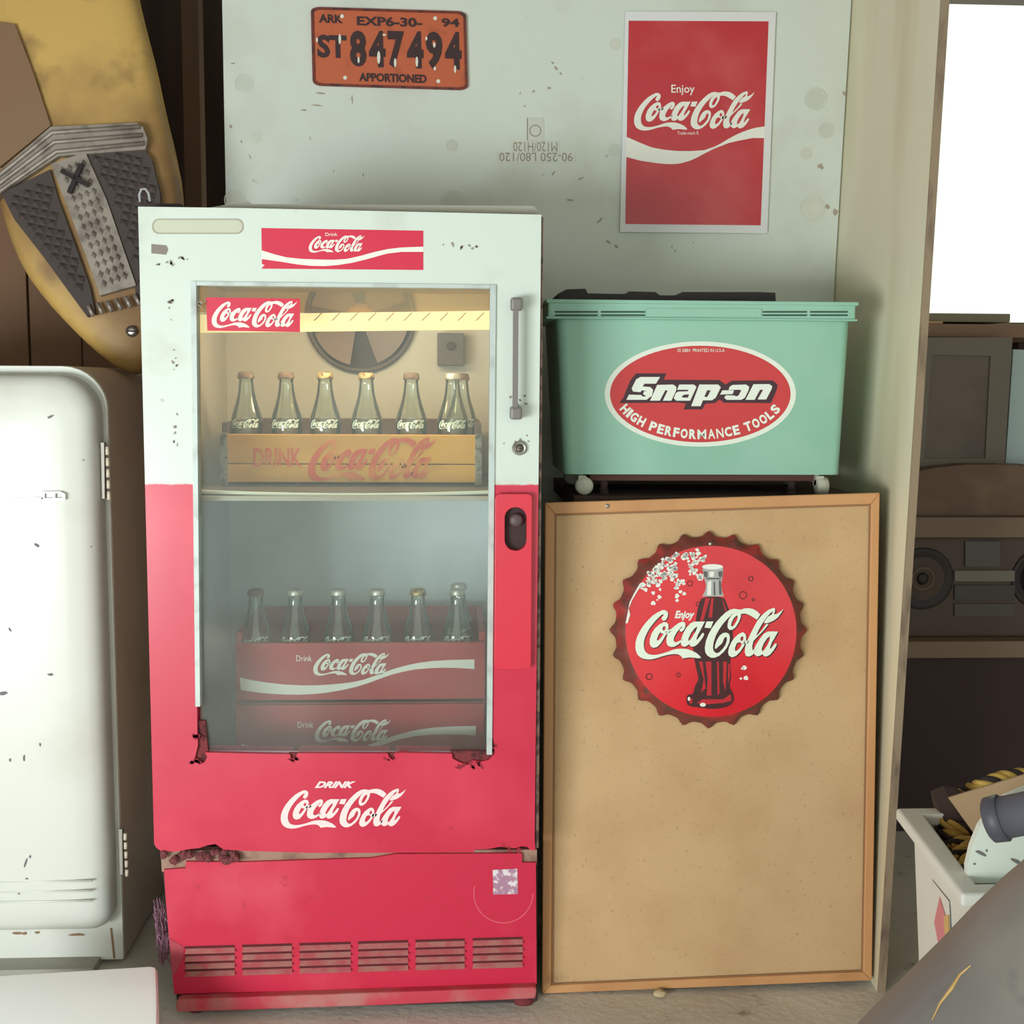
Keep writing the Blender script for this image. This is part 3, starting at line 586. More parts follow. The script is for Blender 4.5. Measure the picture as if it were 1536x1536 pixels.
# end post with strap holes at right as in the photo
YR = .17
rb, a2, c2 = crate('bottle_crate', 'red crate holding bottles, upper of the two red crates', 352, 728, 965, 1054, YR, .29, m_rcrate, m_rcrate, m_rin, .018, False, False)
zlow = c2.z-.004
rc_, a3, c3 = crate('bottle_crate', 'empty red crate at the very bottom, below the other red one', 352, 727, 1058, 1144, YR, .29, m_rcrate, m_rcrate, m_rin, 0, False, False)
b = NB(); box(b, (lx0+.004, .09, lzb+.001), (lx1-.004, .515, c3.z-.001), .003); obj('lower_rack', b, mat('rack_grey', (110, 100, 98), .6), cooler)
z8 = lambda l, dy=0, dx=0: [(320+(x+dx)/3.657, 860+(y+dy)/3.657) for x, y in l]
wave = [(145, 572), (220, 588), (300, 600), (400, 611), (500, 615), (600, 613), (700, 605), (760, 597), (820, 585), (880, 564), (950, 538), (1010, 518), (1080, 500), (1140, 489), (1200, 481), (1300, 475), (1432, 472), (1432, 525), (1340, 519), (1250, 518), (1180, 521), (1100, 528), (1040, 540), (980, 555), (920, 576), (850, 602), (780, 624), (700, 642), (620, 655), (550, 662), (470, 666), (400, 665), (320, 661), (250, 655), (150, 640)]
scr = YS(YR)
for t_, dy, dx in ((rb, 0, 0), (rc_, 365, 8)):
    b = NB(); logo(b, 320+(548+dx)/3.657, 860+(436+dy)/3.657, 320+(966+dx)/3.657, 860+(562+dy)/3.657, scr, .0008)
    plate(b, z8(wave, dy, dx), scr, .0008, 0); text(b, 'Drink', 320+(455+dx)/3.657, 860+(450+dy)/3.657, 320+(540+dx)/3.657, 860+(482+dy)/3.657, scr, .0008)
    obj('lettering', b, m_white_print, t_, label='white script lettering and wave')
# bottles
BH = .206
def bottle_parts(root, cap):
    b = NB(); prof = [(0, .020), (.001, .026), (.006, .029), (.03, .0295), (.045, .0275), (.06, .0265), (.078, .0268), (.095, .0290), (.108, .0298), (.118, .0288), (.130, .0255), (.142, .0215), (.155, .0178), (.168, .0152), (.182, .0136), (.190, .0130), (.191, .0143), (.196, .0143), (.197, .0128), (.2, .0128)]
    def flute(a, z): return 1+(.012*math.cos(a*10) if (.012 < z < .09 or .117 < z < .15) else 0)
    lathe(b, [(z, r) for z, r in prof], WO[root.name], 'Z', 40, mod=flute); obj('glass_body', b, m_bottle, root, True)
    b = NB()
    for o, hs in SCRIPT:
        def m(p):
            u = (p[0]-LX0)/(LX1-LX0)-.5; v = (p[1]-LY0)/(LY1-LY0); a = -math.pi/2+u*2.1; return WO[root.name]+Vector((.0301*math.cos(a), .0301*math.sin(a), .1165-v*.018))
        prism(b, [m(p) for p in o], None)
    obj('lettering', b, mat('white_bottle_print', (225, 235, 225), .6), root, label='white script lettering')
    if cap:
        b = NB(); lathe(b, [(.1925, .0158), (.196, .0152), (.2015, .0148), (.2040, .0135), (.2052, .010), (.2054, .004)], WO[root.name], 'Z', 42, mod=lambda a, z: 1+(.035*math.cos(21*a) if z < .199 else 0))
        obj('bottle_cap', b, cap, root, True)
caps = {'gold': mat('golden_cap', (196, 170, 120), .45, .6, spots=[((120, 84, 60), 120, .5, .6, 3)]), 'silver': mat('silver_cap', (214, 210, 200), .35, .6), 'rust': mat('rusty_cap', (112, 90, 74), .7, .3, spots=[((150, 128, 104), 90, .5, .6, 3)])}
protos = {}
def bottle(x, y, z, cap, label, group):
    if cap not in protos:
        r = thing('glass_bottle', label, 'bottle', (x, y, z), group); bottle_parts(r, caps.get(cap)); protos[cap] = r; return r
    s = protos[cap]; r = s.copy(); C.objects.link(r); r.location = (x, y, z); r['label'] = label; r['group'] = group
    for ch in list(s.children):
        c = ch.copy(); C.objects.link(c); c.parent = r
    return r
ordn = ['leftmost', 'second from left', 'third from left', 'fourth from left', 'fifth from left', 'front rightmost']
yb = YC+.052
for i, (px, cp_) in enumerate(zip((370, 430, 488, 550, 617, 679), ('rust', 'rust', 'gold', 'gold', 'rust', 'silver'))):
    bottle(at(px, 620, yb).x, yb, zsh+.009, cp_, 'glass bottle with %s cap, %s in the yellow crate' % ({'rust': 'brown rusty', 'gold': 'golden', 'silver': 'silvery'}[cp_], ordn[i]), 'bottles in the yellow crate')
bottle(at(692, 620, yb+.07).x, yb+.07, zsh+.009, 'rust', 'glass bottle half hidden behind the rightmost bottle of the yellow crate', 'bottles in the yellow crate')
yb = YR+.052
for i, (px, cp_) in enumerate(zip((384, 443, 508, 566, 627, 686), ('rust', 'silver', 'silver', 'silver', 'gold', 'silver'))):
    bottle(at(px, 920, yb).x, yb, c2.z+.009, cp_, 'glass bottle with %s cap, %s in the upper red crate' % ({'rust': 'dull brown', 'gold': 'golden', 'silver': 'shiny silver'}[cp_], ordn[i]), 'bottles in the red crate')
bottle(at(688, 900, yb+.07).x, yb+.07, c2.z+.009, 'silver', 'glass bottle whose cap shows above the rightmost bottle of the red crate', 'bottles in the red crate')

# ------------------------------------------------------------------ cork board leaning in front
pb = atz(1060, 1481, 0); ytop = pb.y+.075
zt_c = at(1060, 745, ytop).z
nrm = Vector((0, -zt_c, (ytop-pb.y))).normalized(); nrm = Vector((0, -1, (ytop-pb.y)/zt_c)).normalized()
cs = Surf(pb+nrm*.014, nrm)
t = thing('cork_board', 'large framed cork board leaning below the green box', 'notice board', (pb.x, pb.y, 0))
m_cork = mat('cork', (205, 170, 128), .9, spots=[((192, 155, 112), 7, .42, .75, 6), ((172, 138, 102), 160, .62, .75, 3)], bump=.15, bscale=400)
m_frame = mat('frame_wood', (204, 150, 100), .55, spots=[((184, 128, 84), 8, .45, .7, 4)], stretch=(1, 1, .2))
TL, TR, BR, BL = (818, 754), (1320, 739), (1308, 1471), (813, 1491)
def inset(d0, d1, d2, d3): # left, top, right, bottom
    return [(TL[0]+d0, TL[1]+d1), (TR[0]-d2, TR[1]+d1), (BR[0]-d2, BR[1]-d3), (BL[0]+d0, BL[1]-d3)]
b = NB(); plate(b, inset(6, 6, 6, 6), cs, -.004, .008); obj('cork_panel', b, m_cork, t)
O = inset(0, 0, 0, 0); I = inset(14, 17, 13, 13)
for i in range(4):
    j = (i+1) % 4; b = NB(); plate(b, [O[i], O[j], I[j], I[i]], cs, .003, .016); o = obj('frame_rail', b, m_frame, t)
    bv = o.modifiers.new('bevel', 'BEVEL'); bv.width = .002; bv.segments = 2
I2 = inset(17, 20, 16, 16)
b = NB(); plate(b, I, cs, -.001, .002, [I2]); obj('frame_bead', b, mat('bead_brown', (150, 110, 76), .7), t)
p = cs(911, 759, .003); b = NB(); lathe(b, [(0, .004), (.002, .004), (.003, .002)], p, 'Y', 10); obj('nail', b, m_chrome, t)
p = atz(987, 1489, 0)
b = NB(); t_ = NB(); bmesh.ops.create_icosphere(t_, subdivisions=2, radius=.011)
for v in t_.verts: v.co = Vector((p.x, p.y-.015, .007))+Vector((v.co.x*1.2, v.co.y, v.co.z*.65))*random.uniform(.85, 1.1)
merge(b, t_); tag(obj('pebble', b, mat('pebble_tan', (196, 176, 140), .9)), 'small tan crumb on the floor before the cork board', 'pebble')

# ------------------------------------------------------------------ bottle-cap sign
ctr = (1063, 945)
t = thing('bottle_cap_sign', 'round red bottle-cap shaped tin sign on the cork board', 'sign', cs(1063, 1088, .004))
c3d = cs(*ctr, .004); ux = (cs(1163, 945, .004)-cs(963, 945, .004))/200; uz = (cs(1063, 845, .004)-cs(1063, 1045, .004))/200
def cpnt(r, a, h): return c3d+(ux*math.cos(a)+uz*math.sin(a))*r+nrm*h
NT = 24; n = NT*8; b = NB(); rings = []
for r, h, am in ((144, 0, .030), (142, .004, .026), (136, .012, .017), (133, .018, .006), (127, .0225, 0)):
    ring_ = []
    for i in range(n):
        a = 2*math.pi*i/n+.06; s_ = (abs(math.cos(a*NT/2))**5)*2-1; ring_.append(b.verts.new(cpnt(r*(1+am*s_), a, h)))
    rings.append(ring_)
for A, B in zip(rings, rings[1:]):
    for i in range(n): b.faces.new((A[i], A[(i+1) % n], B[(i+1) % n], B[i]))
obj('crimped_rim', b, mat('rusty_rim', (126, 62, 54), .6, .1, spots=[((196, 52, 56), 14, .52, .7, 5), ((96, 66, 60), 40, .5, .7, 4)]), t, True, label='rust-browned crimped rim')
b = NB(); rings = []
for r, h in ((127, .0225), (114, .0235), (80, .0245), (40, .0245)): rings.append([b.verts.new(cpnt(r, 2*math.pi*i/96, h)) for i in range(96)])
for A, B in zip(rings, rings[1:]):
    for i in range(96): b.faces.new((A[i], A[(i+1) % 96], B[(i+1) % 96], B[i]))
b.faces.new(rings[-1]); obj('face', b, mat('cap_red', (226, 40, 52), .3, spots=[((206, 30, 44), 8, .5, .8, 4)], coat=.3), t, True)
capS = Surf(c3d+nrm*.0247, nrm)
z9 = lambda l: [(890+x/4.518, 780+y/4.518) for x, y in l]
m_dkr = mat('cola_dark', (70, 30, 34), .4); m_rr = mat('cap_mid_red', (196, 34, 46), .4); m_silv = mat('print_silver', (178, 178, 176), .4); m_dg = mat('print_dark_grey', (96, 92, 92), .4)
b = NB(); plate(b, chaikin(z9([(735, 520), (885, 520), (905, 570), (925, 620), (940, 690), (945, 750), (948, 820), (940, 880), (928, 960), (930, 1020), (935, 1060), (922, 1130), (950, 1180), (955, 1220), (930, 1255), (880, 1275), (800, 1282), (730, 1272), (640, 1262), (628, 1215), (640, 1180), (675, 1185), (690, 1120), (715, 1080), (700, 1020), (688, 960), (675, 870), (680, 790), (690, 720), (700, 640), (712, 580)])), capS, .0002, 0)
obj('printed_bottle', b, m_dkr, t)
b = NB()
for l in ([(760, 530), (790, 530), (745, 680), (722, 690)], [(870, 530), (885, 560), (925, 680), (915, 690)], [(715, 960), (740, 960), (762, 1140), (730, 1170), (748, 1080)], [(760, 960), (800, 960), (800, 1190), (768, 1190), (775, 1080)], [(838, 960), (850, 960), (855, 1170), (843, 1190)], [(880, 960), (905, 960), (900, 1080), (895, 1160), (880, 1100)], [(915, 975), (925, 975), (925, 1060), (912, 1110)], [(800, 530), (815, 530), (805, 660), (780, 660)], [(650, 1200), (672, 1215), (668, 1245), (650, 1240)], [(700, 1240), (740, 1215), (880, 1215), (930, 1180), (938, 1225), (880, 1240), (760, 1250)]):
    plate(b, z9(l), capS, .0004, 0)
obj('printed_highlights', b, m_rr, t)['kind'] = 'stuff'
b = NB(); plate(b, z9([(740, 310), (878, 310), (880, 345), (875, 385), (866, 440), (872, 480), (885, 518), (738, 518), (758, 480), (765, 440), (748, 385), (742, 345)]), capS, .0004, 0); obj('printed_neck', b, m_silv, t)
b = NB()
for l in ([(745, 345), (775, 352), (772, 390), (752, 385)], [(845, 350), (878, 345), (872, 388), (850, 385)], [(765, 392), (866, 392), (866, 402), (765, 402)], [(850, 410), (864, 410), (870, 505), (852, 505)], [(815, 420), (825, 420), (828, 510), (815, 510)]): plate(b, z9(l), capS, .0006, 0)
obj('printed_neck_shadow', b, m_dg, t)
b = NB(); plate(b, ell(890+808/4.518, 780+317/4.518, 15.8, 4, 24), capS, .0006, 0); plate(b, z9([(785, 350), (820, 350), (815, 385), (788, 385)]), capS, .0006, 0); plate(b, z9([(775, 420), (800, 410), (798, 510), (770, 510)]), capS, .0006, 0)
plate(b, ell(890+742/4.518, 780+1252/4.518, 4.5, 3, 12), capS, .0006, 0); plate(b, ell(890+648/4.518, 780+1212/4.518, 2, 3, 10), capS, .0006, 0)
random.seed(9)
arc = [(560, 240), (620, 240), (680, 240), (740, 255), (510, 275), (470, 305), (430, 340), (400, 380), (375, 415), (345, 450), (420, 420), (460, 390), (500, 360), (550, 320), (440, 470), (425, 520), (410, 555), (670, 300), (675, 345), (590, 410), (560, 455), (545, 380), (608, 490), (545, 540), (720, 380), (1010, 1020), (1020, 1070)]
for (x, y) in arc:
    for _ in range(10 if y < 400 else 6 if y < 470 else 2):
        dx, dy = random.gauss(0, 16), random.gauss(0, 13); blotch(b, 890+(x+dx)/4.518, 780+(y+dy)/4.518, random.uniform(1.2, 3.6), capS, .0006, 1.1, 0, .6, 8)
plate(b, z9([(338, 425), (300, 480), (262, 545), (240, 600), (250, 640), (232, 700), (218, 700), (235, 620), (245, 560), (275, 500), (315, 430)]), capS, .0006, 0)
text(b, 'Enjoy', 1012, 916, 1042, 931, capS, .0009, bold=.04, shear=.3)
obj('printed_foam', b, m_white_print, t, label='white foam splash and highlights')['kind'] = 'stuff'
b = NB()
for x, y, r in ((655, 430, 4.5), (1015, 510, 6), (1068, 398, 4), (378, 1062, 5), (577, 1050, 3.5), (710, 570, 3.5), (1085, 540, 2.5)):
    ring(b, 890+x/4.518, 780+y/4.518, r, 1.2, capS, .0004, 16, thick=0)
obj('printed_droplets', b, m_dkr, t)
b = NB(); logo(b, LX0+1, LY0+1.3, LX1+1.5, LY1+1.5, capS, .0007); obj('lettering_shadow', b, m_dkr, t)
b = NB(); logo(b, LX0, LY0, LX1, LY1, capS, .0011); obj('lettering', b, mat('cap_white', (236, 244, 228), .5), t, label='white script lettering')
b = NB(); pz = capS(1066, 816, .0); lathe(b, [(0, .004), (.003, .0035), (.004, .001)], pz+Vector((0, .003, 0)), 'Y', 12); obj('mounting_screw', b, m_chrome, t)

# ------------------------------------------------------------------ bench, mint box
YX = .20; bz = at(1050, 744, .2).z
t = thing('work_bench', 'dark bench behind the cork board carrying the mint green box', 'bench', (.6, .38, 0))
bx0, bx1 = .42, px_(bz, .18)-.035
m_bench = mat('bench_dark', (74, 52, 46), .85)
b = NB(); box(b, (bx0, .185, bz-.03), (bx1, .65, bz), .002); obj('top', b, m_bench, t)
for x in (bx0+.03, bx1-.06):
    for y in (.21, .60):
        b = NB(); box(b, (x, y, 0), (x+.04, y+.04, bz-.031)); obj('leg', b, m_bench, t)
m_mint = mat('mint_plastic', (150, 196, 176), .42, spots=[((128, 182, 158), 5, .5, .8, 4)]); sx_ = YS(YX)
DX = .30
t = thing('storage_box', 'mint green plastic wheeled box with an oval red sticker', 'storage box', (at(1055, 712, YX).x, YX+DX/2, bz))
# tapered body
A = [at(835, 476, YX), at(1277, 474, YX), at(1264, 709, YX), at(847, 716, YX)]
zT, zB = (A[0].z+A[1].z)/2, (A[2].z+A[3].z)/2
b = NB(); ring0 = []
for (z, x0, x1, dy) in ((zB, A[3].x, A[2].x, .012), (zT, A[0].x, A[1].x, 0)):
    r_ = .018; pts = []
    for cx, cyy, a0 in ((x0+r_, YX+dy+r_, 180), (x1-r_, YX+dy+r_, 270), (x1-r_, YX+DX-dy-r_, 0), (x0+r_, YX+DX-dy-r_, 90)):
        for i in range(5): a = math.radians(a0+90*i/4); pts.append((cx+r_*math.cos(a), cyy+r_*math.sin(a), z))
    ring0.append([b.verts.new(p) for p in pts])
n = len(ring0[0])
for i in range(n): b.faces.new((ring0[0][i], ring0[0][(i+1) % n], ring0[1][(i+1) % n], ring0[1][i]))
b.faces.new(ring0[0][::-1]); b.faces.new(ring0[1]); o = obj('body', b, m_mint, t); smooth_angle(o)
# lid
L0, L1 = at(822, 478, YX-.012), at(1284, 454, YX-.012)
b = NB(); box(b, (L0.x, YX-.012, L0.z+.001), (L1.x, YX+DX+.012, L1.z), .004); lid = obj('lid', b, m_mint, t)
YL = YX-.012; slid = YS(YL)
b = NB(); box(b, (L0.x-.004, YL-.004, L1.z-.006), (L1.x+.004, YX+DX+.016, L1.z+.001), .002); box(b, (L0.x-.004, YL-.004, L0.z), (L1.x+.003, YX+DX+.016, L0.z+.004), .0015); obj('lid_lip', b, m_mint, lid)
m_groove = mat('groove_dark', (60, 84, 74), .8)
for x0, x1 in ((832, 897), (901, 968), (1144, 1211), (1215, 1272)):
    for y0 in (466.5, 471.5):
        b = NB(); plate(b, rrect(x0, y0, x1, y0+2.6, 1.2, 2), slid, .0006, .0005); obj('lid_slot', b, m_groove, lid)
b = NB(); plate(b, rect(969, 463, 1142, 475, 0), slid, .003, .003); obj('lid_band', b, m_mint, lid)
# base plank, casters
pA, pB = at(884, 727, YX+.03), at(1222, 712, YX+.03)
zc = bz+.018
b = NB(); box(b, (at(884, 720, YX+.03).x, YX+.03, zB-.014), (at(1222, 720, YX+.03).x, YX+DX-.03, zB-.001), .002); obj('base_plank', b, mat('plank_brown', (90, 56, 48), .8), t)
m_cast = mat('pale_caster', (196, 196, 180), .5)
for nm, px, side in (('a', 876, 1), ('b', 1232, 0)):
    for yy in (YX+.02, YX+DX-.045):
        x = at(px, 730, YX+.02).x; r = .0175
        b = NB()
        if side: lathe(b, [(-.009, r*.7), (-.008, r), (.006, r), (.008, r*.8), (.009, r*.6)], (x, yy, bz+r+.0005), 'Y', 24)
        else: lathe(b, [(-.012, r*.7), (-.010, r), (.010, r), (.012, r*.7)], (x, yy, bz+r+.0005), 'X', 24)
        cs_ = obj('caster', b, m_cast, t, True)
        b = NB(); box(b, (x-.012, yy-.006, bz+r), (x+.004, yy+.02, bz+2*r+.003), .002); tube(b, [(x-.006, yy+.008, bz+2*r), (x-.006, yy+.008, zB-.001)], .005, 8); obj('caster_fork', b, m_cast, cs_)
for px in (906, 1187):
    p = at(px, 735, YX+.05); b = NB()
    lathe(b, [(0, .009), (.005, .01), (.006, .007), (.011, .010), (.012, .007), (zB-.015-bz, .009)], (p.x, YX+.05, bz+.0003), 'Z', 14); obj('rubber_spring_foot', b, m_dark, t)
# oval sticker
sx_ = Surf(at(1050, 712, YX+.012), (0, -1, (-.012)/(zT-zB)*-1*-1)); 
nn = Vector((0, -(zT-zB), -.012)).normalized(); sx_ = Surf((A[0].x, YX, zT), nn)
b = NB(); plate(b, ell(1050.5, 591, 143.5, 79, 72), sx_, .0008, .0006); os_ = obj('oval_sticker', b, mat('sticker_white', (232, 238, 226), .4), t, label='oval red and white sticker')
b = NB(); plate(b, ell(1050.5, 591, 135.5, 72.5, 72), sx_, .0011, 0); obj('red_oval', b, mat('oval_red', (206, 56, 60), .4), os_)
za = lambda l: [(915+x/5.486, 560+y/5.486) for x, y in l]
b = NB(); plate(b, za([(215, 0), (465, 0), (442, 52), (900, 55), (950, 92), (1000, 60), (1340, 58), (1378, 90), (1375, 130), (1325, 245), (935, 242), (905, 215), (860, 245), (785, 250), (760, 297), (605, 297), (625, 250), (560, 240), (75, 245), (110, 200), (165, 60)]), sx_, .0014, 0); obj('dark_outline', b, mat('outline_dark', (66, 34, 46), .5), os_)
b = NB()
for o, hs in (([(250, 30), (412, 30), (378, 85), (285, 85), (268, 108), (330, 112), (355, 135), (345, 185), (300, 218), (135, 218), (155, 175), (255, 178), (270, 192), (300, 188), (272, 172), (280, 148), (305, 145), (262, 140), (250, 155), (190, 150), (178, 125), (215, 50)], []),
              ([(388, 95), (520, 92), (545, 110), (545, 140), (505, 225), (435, 225), (475, 140), (455, 140), (410, 225), (330, 225)], []),
              ([(570, 92), (690, 92), (712, 112), (660, 225), (545, 225), (525, 205), (540, 165), (560, 150), (640, 148), (645, 135), (552, 135)], [[(612, 175), (590, 190), (600, 200), (640, 200), (652, 174)]]),
              ([(735, 92), (890, 92), (912, 115), (870, 200), (840, 222), (765, 222), (745, 270), (668, 270)], [[(800, 140), (775, 192), (800, 195), (830, 140)]]),
              ([(925, 140), (1020, 140), (1010, 170), (905, 175)], []),
              ([(1010, 95), (1120, 92), (1145, 110), (1140, 140), (1110, 200), (1080, 218), (960, 218), (940, 200), (955, 180), (1020, 182), (1040, 190), (1060, 180), (1080, 140), (1065, 135), (975, 137), (985, 110)], []),
              ([(1180, 90), (1310, 88), (1335, 105), (1330, 130), (1285, 215), (1215, 215), (1260, 135), (1235, 135), (1190, 218), (1115, 218)], [])):
    plate(b, za(o), sx_, .0017, 0, [za(h) for h in hs])
obj('word_lettering', b, mat('sticker_letters', (236, 240, 230), .5), os_)
b = NB()
def arcfn(u, v, ccx=1050.5, ccy=591, rx0=119, ry0=58, rx1=131, ry1=70):
    th = math.radians(162-u*(162-20)); k_ = v; rx = rx0+(rx1-rx0)*k_; ry = ry0+(ry1-ry0)*k_
    return (ccx+rx*math.cos(th), ccy+ry*math.sin(th))
# letters laid one by one along the lower arc
s_ = 'HIGH PERFORMANCE TOOLS'; wd = {'I': .45, ' ': .5, 'M': 1.25, 'W': 1.2, 'L': .85, 'E': .92, 'F': .85}
tot = sum(wd.get(c, 1) for c in s_)
L = []; N_ = 400; pts = [(math.radians(161-142*i/N_)) for i in range(N_+1)]; acc = [0]
E_ = lambda th, e=0: (1050.5+(123+e)*math.cos(th), 588+(63.5+e)*math.sin(th))
for i in range(N_): a, c = E_(pts[i]), E_(pts[i+1]); acc.append(acc[-1]+math.hypot(a[0]-c[0], a[1]-c[1]))
def along(s):
    for i in range(N_):
        if acc[i+1] >= s: return pts[i]
    return pts[-1]
cur = 0
for ch in s_:
    w_ = wd.get(ch, 1)
    if ch != ' ':
        th = along((cur+w_*.5)/tot*acc[-1]); c = E_(th); t1 = E_(th-.01); dx, dy = t1[0]-c[0], t1[1]-c[1]; l_ = math.hypot(dx, dy); dx, dy = dx/l_, dy/l_
        ww = w_*acc[-1]/tot*.84; hh = 14.5
        text(b, ch, 0, 0, 0, 0, sx_, .0017, bold=(.02 if ch in 'MNA' else .045), fn=lambda u, v: (c[0]+dx*(u-.5)*ww-dy*(v-.5)*hh, c[1]+dy*(u-.5)*ww+dx*(v-.5)*hh))
    cur += w_
text(b, 'SS 5884  PRINTED IN U.S.A', 1016, 523, 1087, 528, sx_, .0017); obj('lettering', b, mat('sticker_letters', (236, 240, 230), .5), os_)
# black thing on the lid
zl = L1.z+.0015
b = NB(); bl = [(818, 450), (838, 449), (838, 440), (850, 434), (878, 433), (882, 440), (940, 441), (944, 437), (983, 438), (990, 443), (1015, 443), (1024, 438), (1140, 438), (1163, 439), (1164, 455), (818, 455)]
q = [at(x, y, .30) for x, y in bl]; q = [Vector((p.x, .30, max(p.z, zl))) for p in q]
prism(b, q, (0, .15, 0)); tag(obj('plastic_tray', b, mat('black_tray', (46, 38, 40), .6)), 'flat black notched plastic tray on the green box lid', 'tray')

# ------------------------------------------------------------------ old fridge at left
YF = .20
m_fr = mat('fridge_enamel', (226, 228, 222), .3, spots=[((206, 204, 192), 4, .5, .8, 5), ((130, 116, 104), 34, .74, .79, 5)], coat=.1)
m_frside = mat('fridge_side', (222, 208, 190), .5, spots=[((200, 178, 158), 3, .45, .75, 5)])
fx1 = at(186, 1439, YF).x; fx0 = fx1-.72; fzb = at(100, 1441, YF).z; fzt = at(60, 549, YF+.05).z
t = thing('old_refrigerator', 'old white round-cornered refrigerator left of the cooler', 'refrigerator', ((fx0+fx1)/2, .5, 0))
def rr_ring(x0, x1, z0, z1, r, y, n=8, rb=None):
    out = []
    for cx, cz, a0, r_ in ((x0+r, z1-r, 90, r), (x0+(rb or r), z0+(rb or r), 180, rb or r), (x1-(rb or r), z0+(rb or r), 270, rb or r), (x1-r, z1-r, 0, r)):
        for i in range(n+1): a = math.radians(a0+90*i/n); out.append((cx+r_*math.cos(a), y, cz+r_*math.sin(a)))
    return out
def loft(bm, rings, cap0=True, cap1=True):
    R = [[bm.verts.new(p) for p in r] for r in rings]; n = len(R[0])
    for A, B in zip(R, R[1:]):
        for i in range(n): bm.faces.new((A[i], A[(i+1) % n], B[(i+1) % n], B[i]))
    if cap0: bm.faces.new(R[0][::-1])
    if cap1: bm.faces.new(R[-1])
b = NB()
loft(b, [rr_ring(fx0, fx1, fzb, fzt, .08, y, rb=.004) for y in (YF+.005,)] + [rr_ring(fx0, fx1, fzb, fzt, .08, .80, rb=.004)]+[rr_ring(fx0+.02, fx1-.02, fzb+.02, fzt-.02, .06, .82, rb=.004)])
o = obj('cabinet', b, m_frside, t); smooth_angle(o, 40)
b = NB(); loft(b, [rr_ring(fx0+.001, fx1-.001, fzb+.001, fzt-.001, .08, YF+.004, rb=.004), rr_ring(fx0+.001, fx1-.001, fzb+.001, fzt-.001, .08, YF, rb=.004)]); obj('front_frame', b, m_fr, t)
dtr = at(148, 640, YF-.03); dbr = at(170, 1340, YF-.03); dx1 = (dtr.x+dbr.x)/2; dzt = at(20, 560, YF-.06).z; dzb = at(80, 1398, YF-.05).z
dx0 = fx0+.03
b = NB(); rg = []
for ins, y in ((0, YF-.003), (0, YF-.03), (.004, YF-.045), (.014, YF-.058), (.03, YF-.066), (.06, YF-.071), (.12, YF-.074)):
    rg.append(rr_ring(dx0+ins, dx1-ins, dzb+ins*.8, dzt-ins*.8, max(.075-ins*.3, .03), y, rb=max(.035-ins*.1, .02)))
loft(b, rg); fd = obj('fridge_door', b, m_fr, t, True)
ydf = YF-.0745
for i, yy in enumerate((1322, 1337, 1352)):
    b = NB(); p0, p1 = at(-20, yy+2, ydf), at(138, yy, ydf); tube(b, [(p0.x, ydf+.001, p0.z), (p1.x, ydf+.002, p0.z)], .0022, 8); obj('pressed_rib', b, m_fr, fd, True)
m_grey = mat('emblem_metal', (170, 176, 178), .4, .5)
b = NB(); plate(b, [(-60, 749), (64, 746), (64, 749), (-60, 752)], YS(ydf), .003, .004)
plate(b, [(62, 737), (90, 737), (98, 741), (98, 750), (62, 750)], YS(ydf), .003, .004, [[(67, 740), (79, 740), (79, 747), (67, 747)], [(83, 740), (89, 740), (93, 743), (93, 747), (83, 747)]]); obj('emblem_bar', b, m_grey, fd, label='thin metal emblem bar')
for x, y0_, y1_ in ((155, 664, 748), (182, 1244, 1312)):
    b = NB(); plate(b, [(x-4, y0_), (x+1, y0_), (x+2, y1_), (x-2, y1_)], YS(YF-.03), .002, .015); hg = obj('hinge', b, mat('hinge_grey', (160, 156, 148), .5, .3), t)
    b = NB()
    for i in range(5): a_ = at(x+6+i*.6, y0_+6+i*(y1_-y0_)/5, YF-.03); c_ = at(x+6+i*.6, y0_+(i+.85)*(y1_-y0_)/5+4, YF-.03); tube(b, [a_, c_], .0035, 8)
    obj('hinge_knuckles', b, m_frside, hg, True)
b = NB(); random.seed(31); sd = YS(ydf)
for cx, cy, r, asp, ang in ((55, 818, 2, 3, .7), (75, 625, 1.8, 2.5, -.6), (15, 1140, 2, 1.2, 1.6), (36, 1137, 1.6, 3, 1.5), (60, 1117, 1.3, 2, 1.4), (38, 1295, 1.4, 5, 1.9), (45, 1285, 1.4, 2, 1.9), (5, 1040, 3, 2, 0), (75, 1012, 2, 2, 0), (28, 1340, 1.4, 1.5, 1), (15, 945, 1.5, 2.4, 1), (125, 690, 1.5, 1.2, 0), (137, 820, 1.5, 1, 0), (40, 1318, 1.2, 2, 0)):
    blotch(b, cx, cy, r, sd, .0004, asp, ang)
obj('enamel_chips', b, mat('chip_dark', (120, 118, 122), .8), fd)['kind'] = 'stuff'
b = NB()
for cx in (24, 54, 37, 56): pass
for cx, cy, asp in ((37, 1400, 2), (56, 1399, 2), (115, 1402, 6), (25, 1400, 4)): blotch(b, cx, cy, 2, YS(YF), .0012, asp, 0)
plate(b, [(165, 1392), (168, 1392), (173, 1438), (170, 1438)], YS(YF), .0012, 0)
obj('rust_marks', b, mat('rust_mark', (150, 118, 92), .9), t)
for x in (fx0+.05, fx1-.07):
    for y in (.26, .74):
        b = NB(); box(b, (x-.02, y-.02, .0185), (x+.02, y+.02, fzb+.002)); obj('foot', b, m_dark, t)
pq = [atz(-60, 1470, 0), atz(140, 1456, 0)]
b = NB(); box(b, (fx0-.05, pq[0].y+.0, 0), (atz(150, 1450, 0).x, .85, .018), .002); tag(obj('floor_board', b, mat('grey_board', (170, 168, 156), .8, spots=[((140, 136, 124), 6, .5, .7, 4)])), 'thin grey board under the old white refrigerator', 'board')
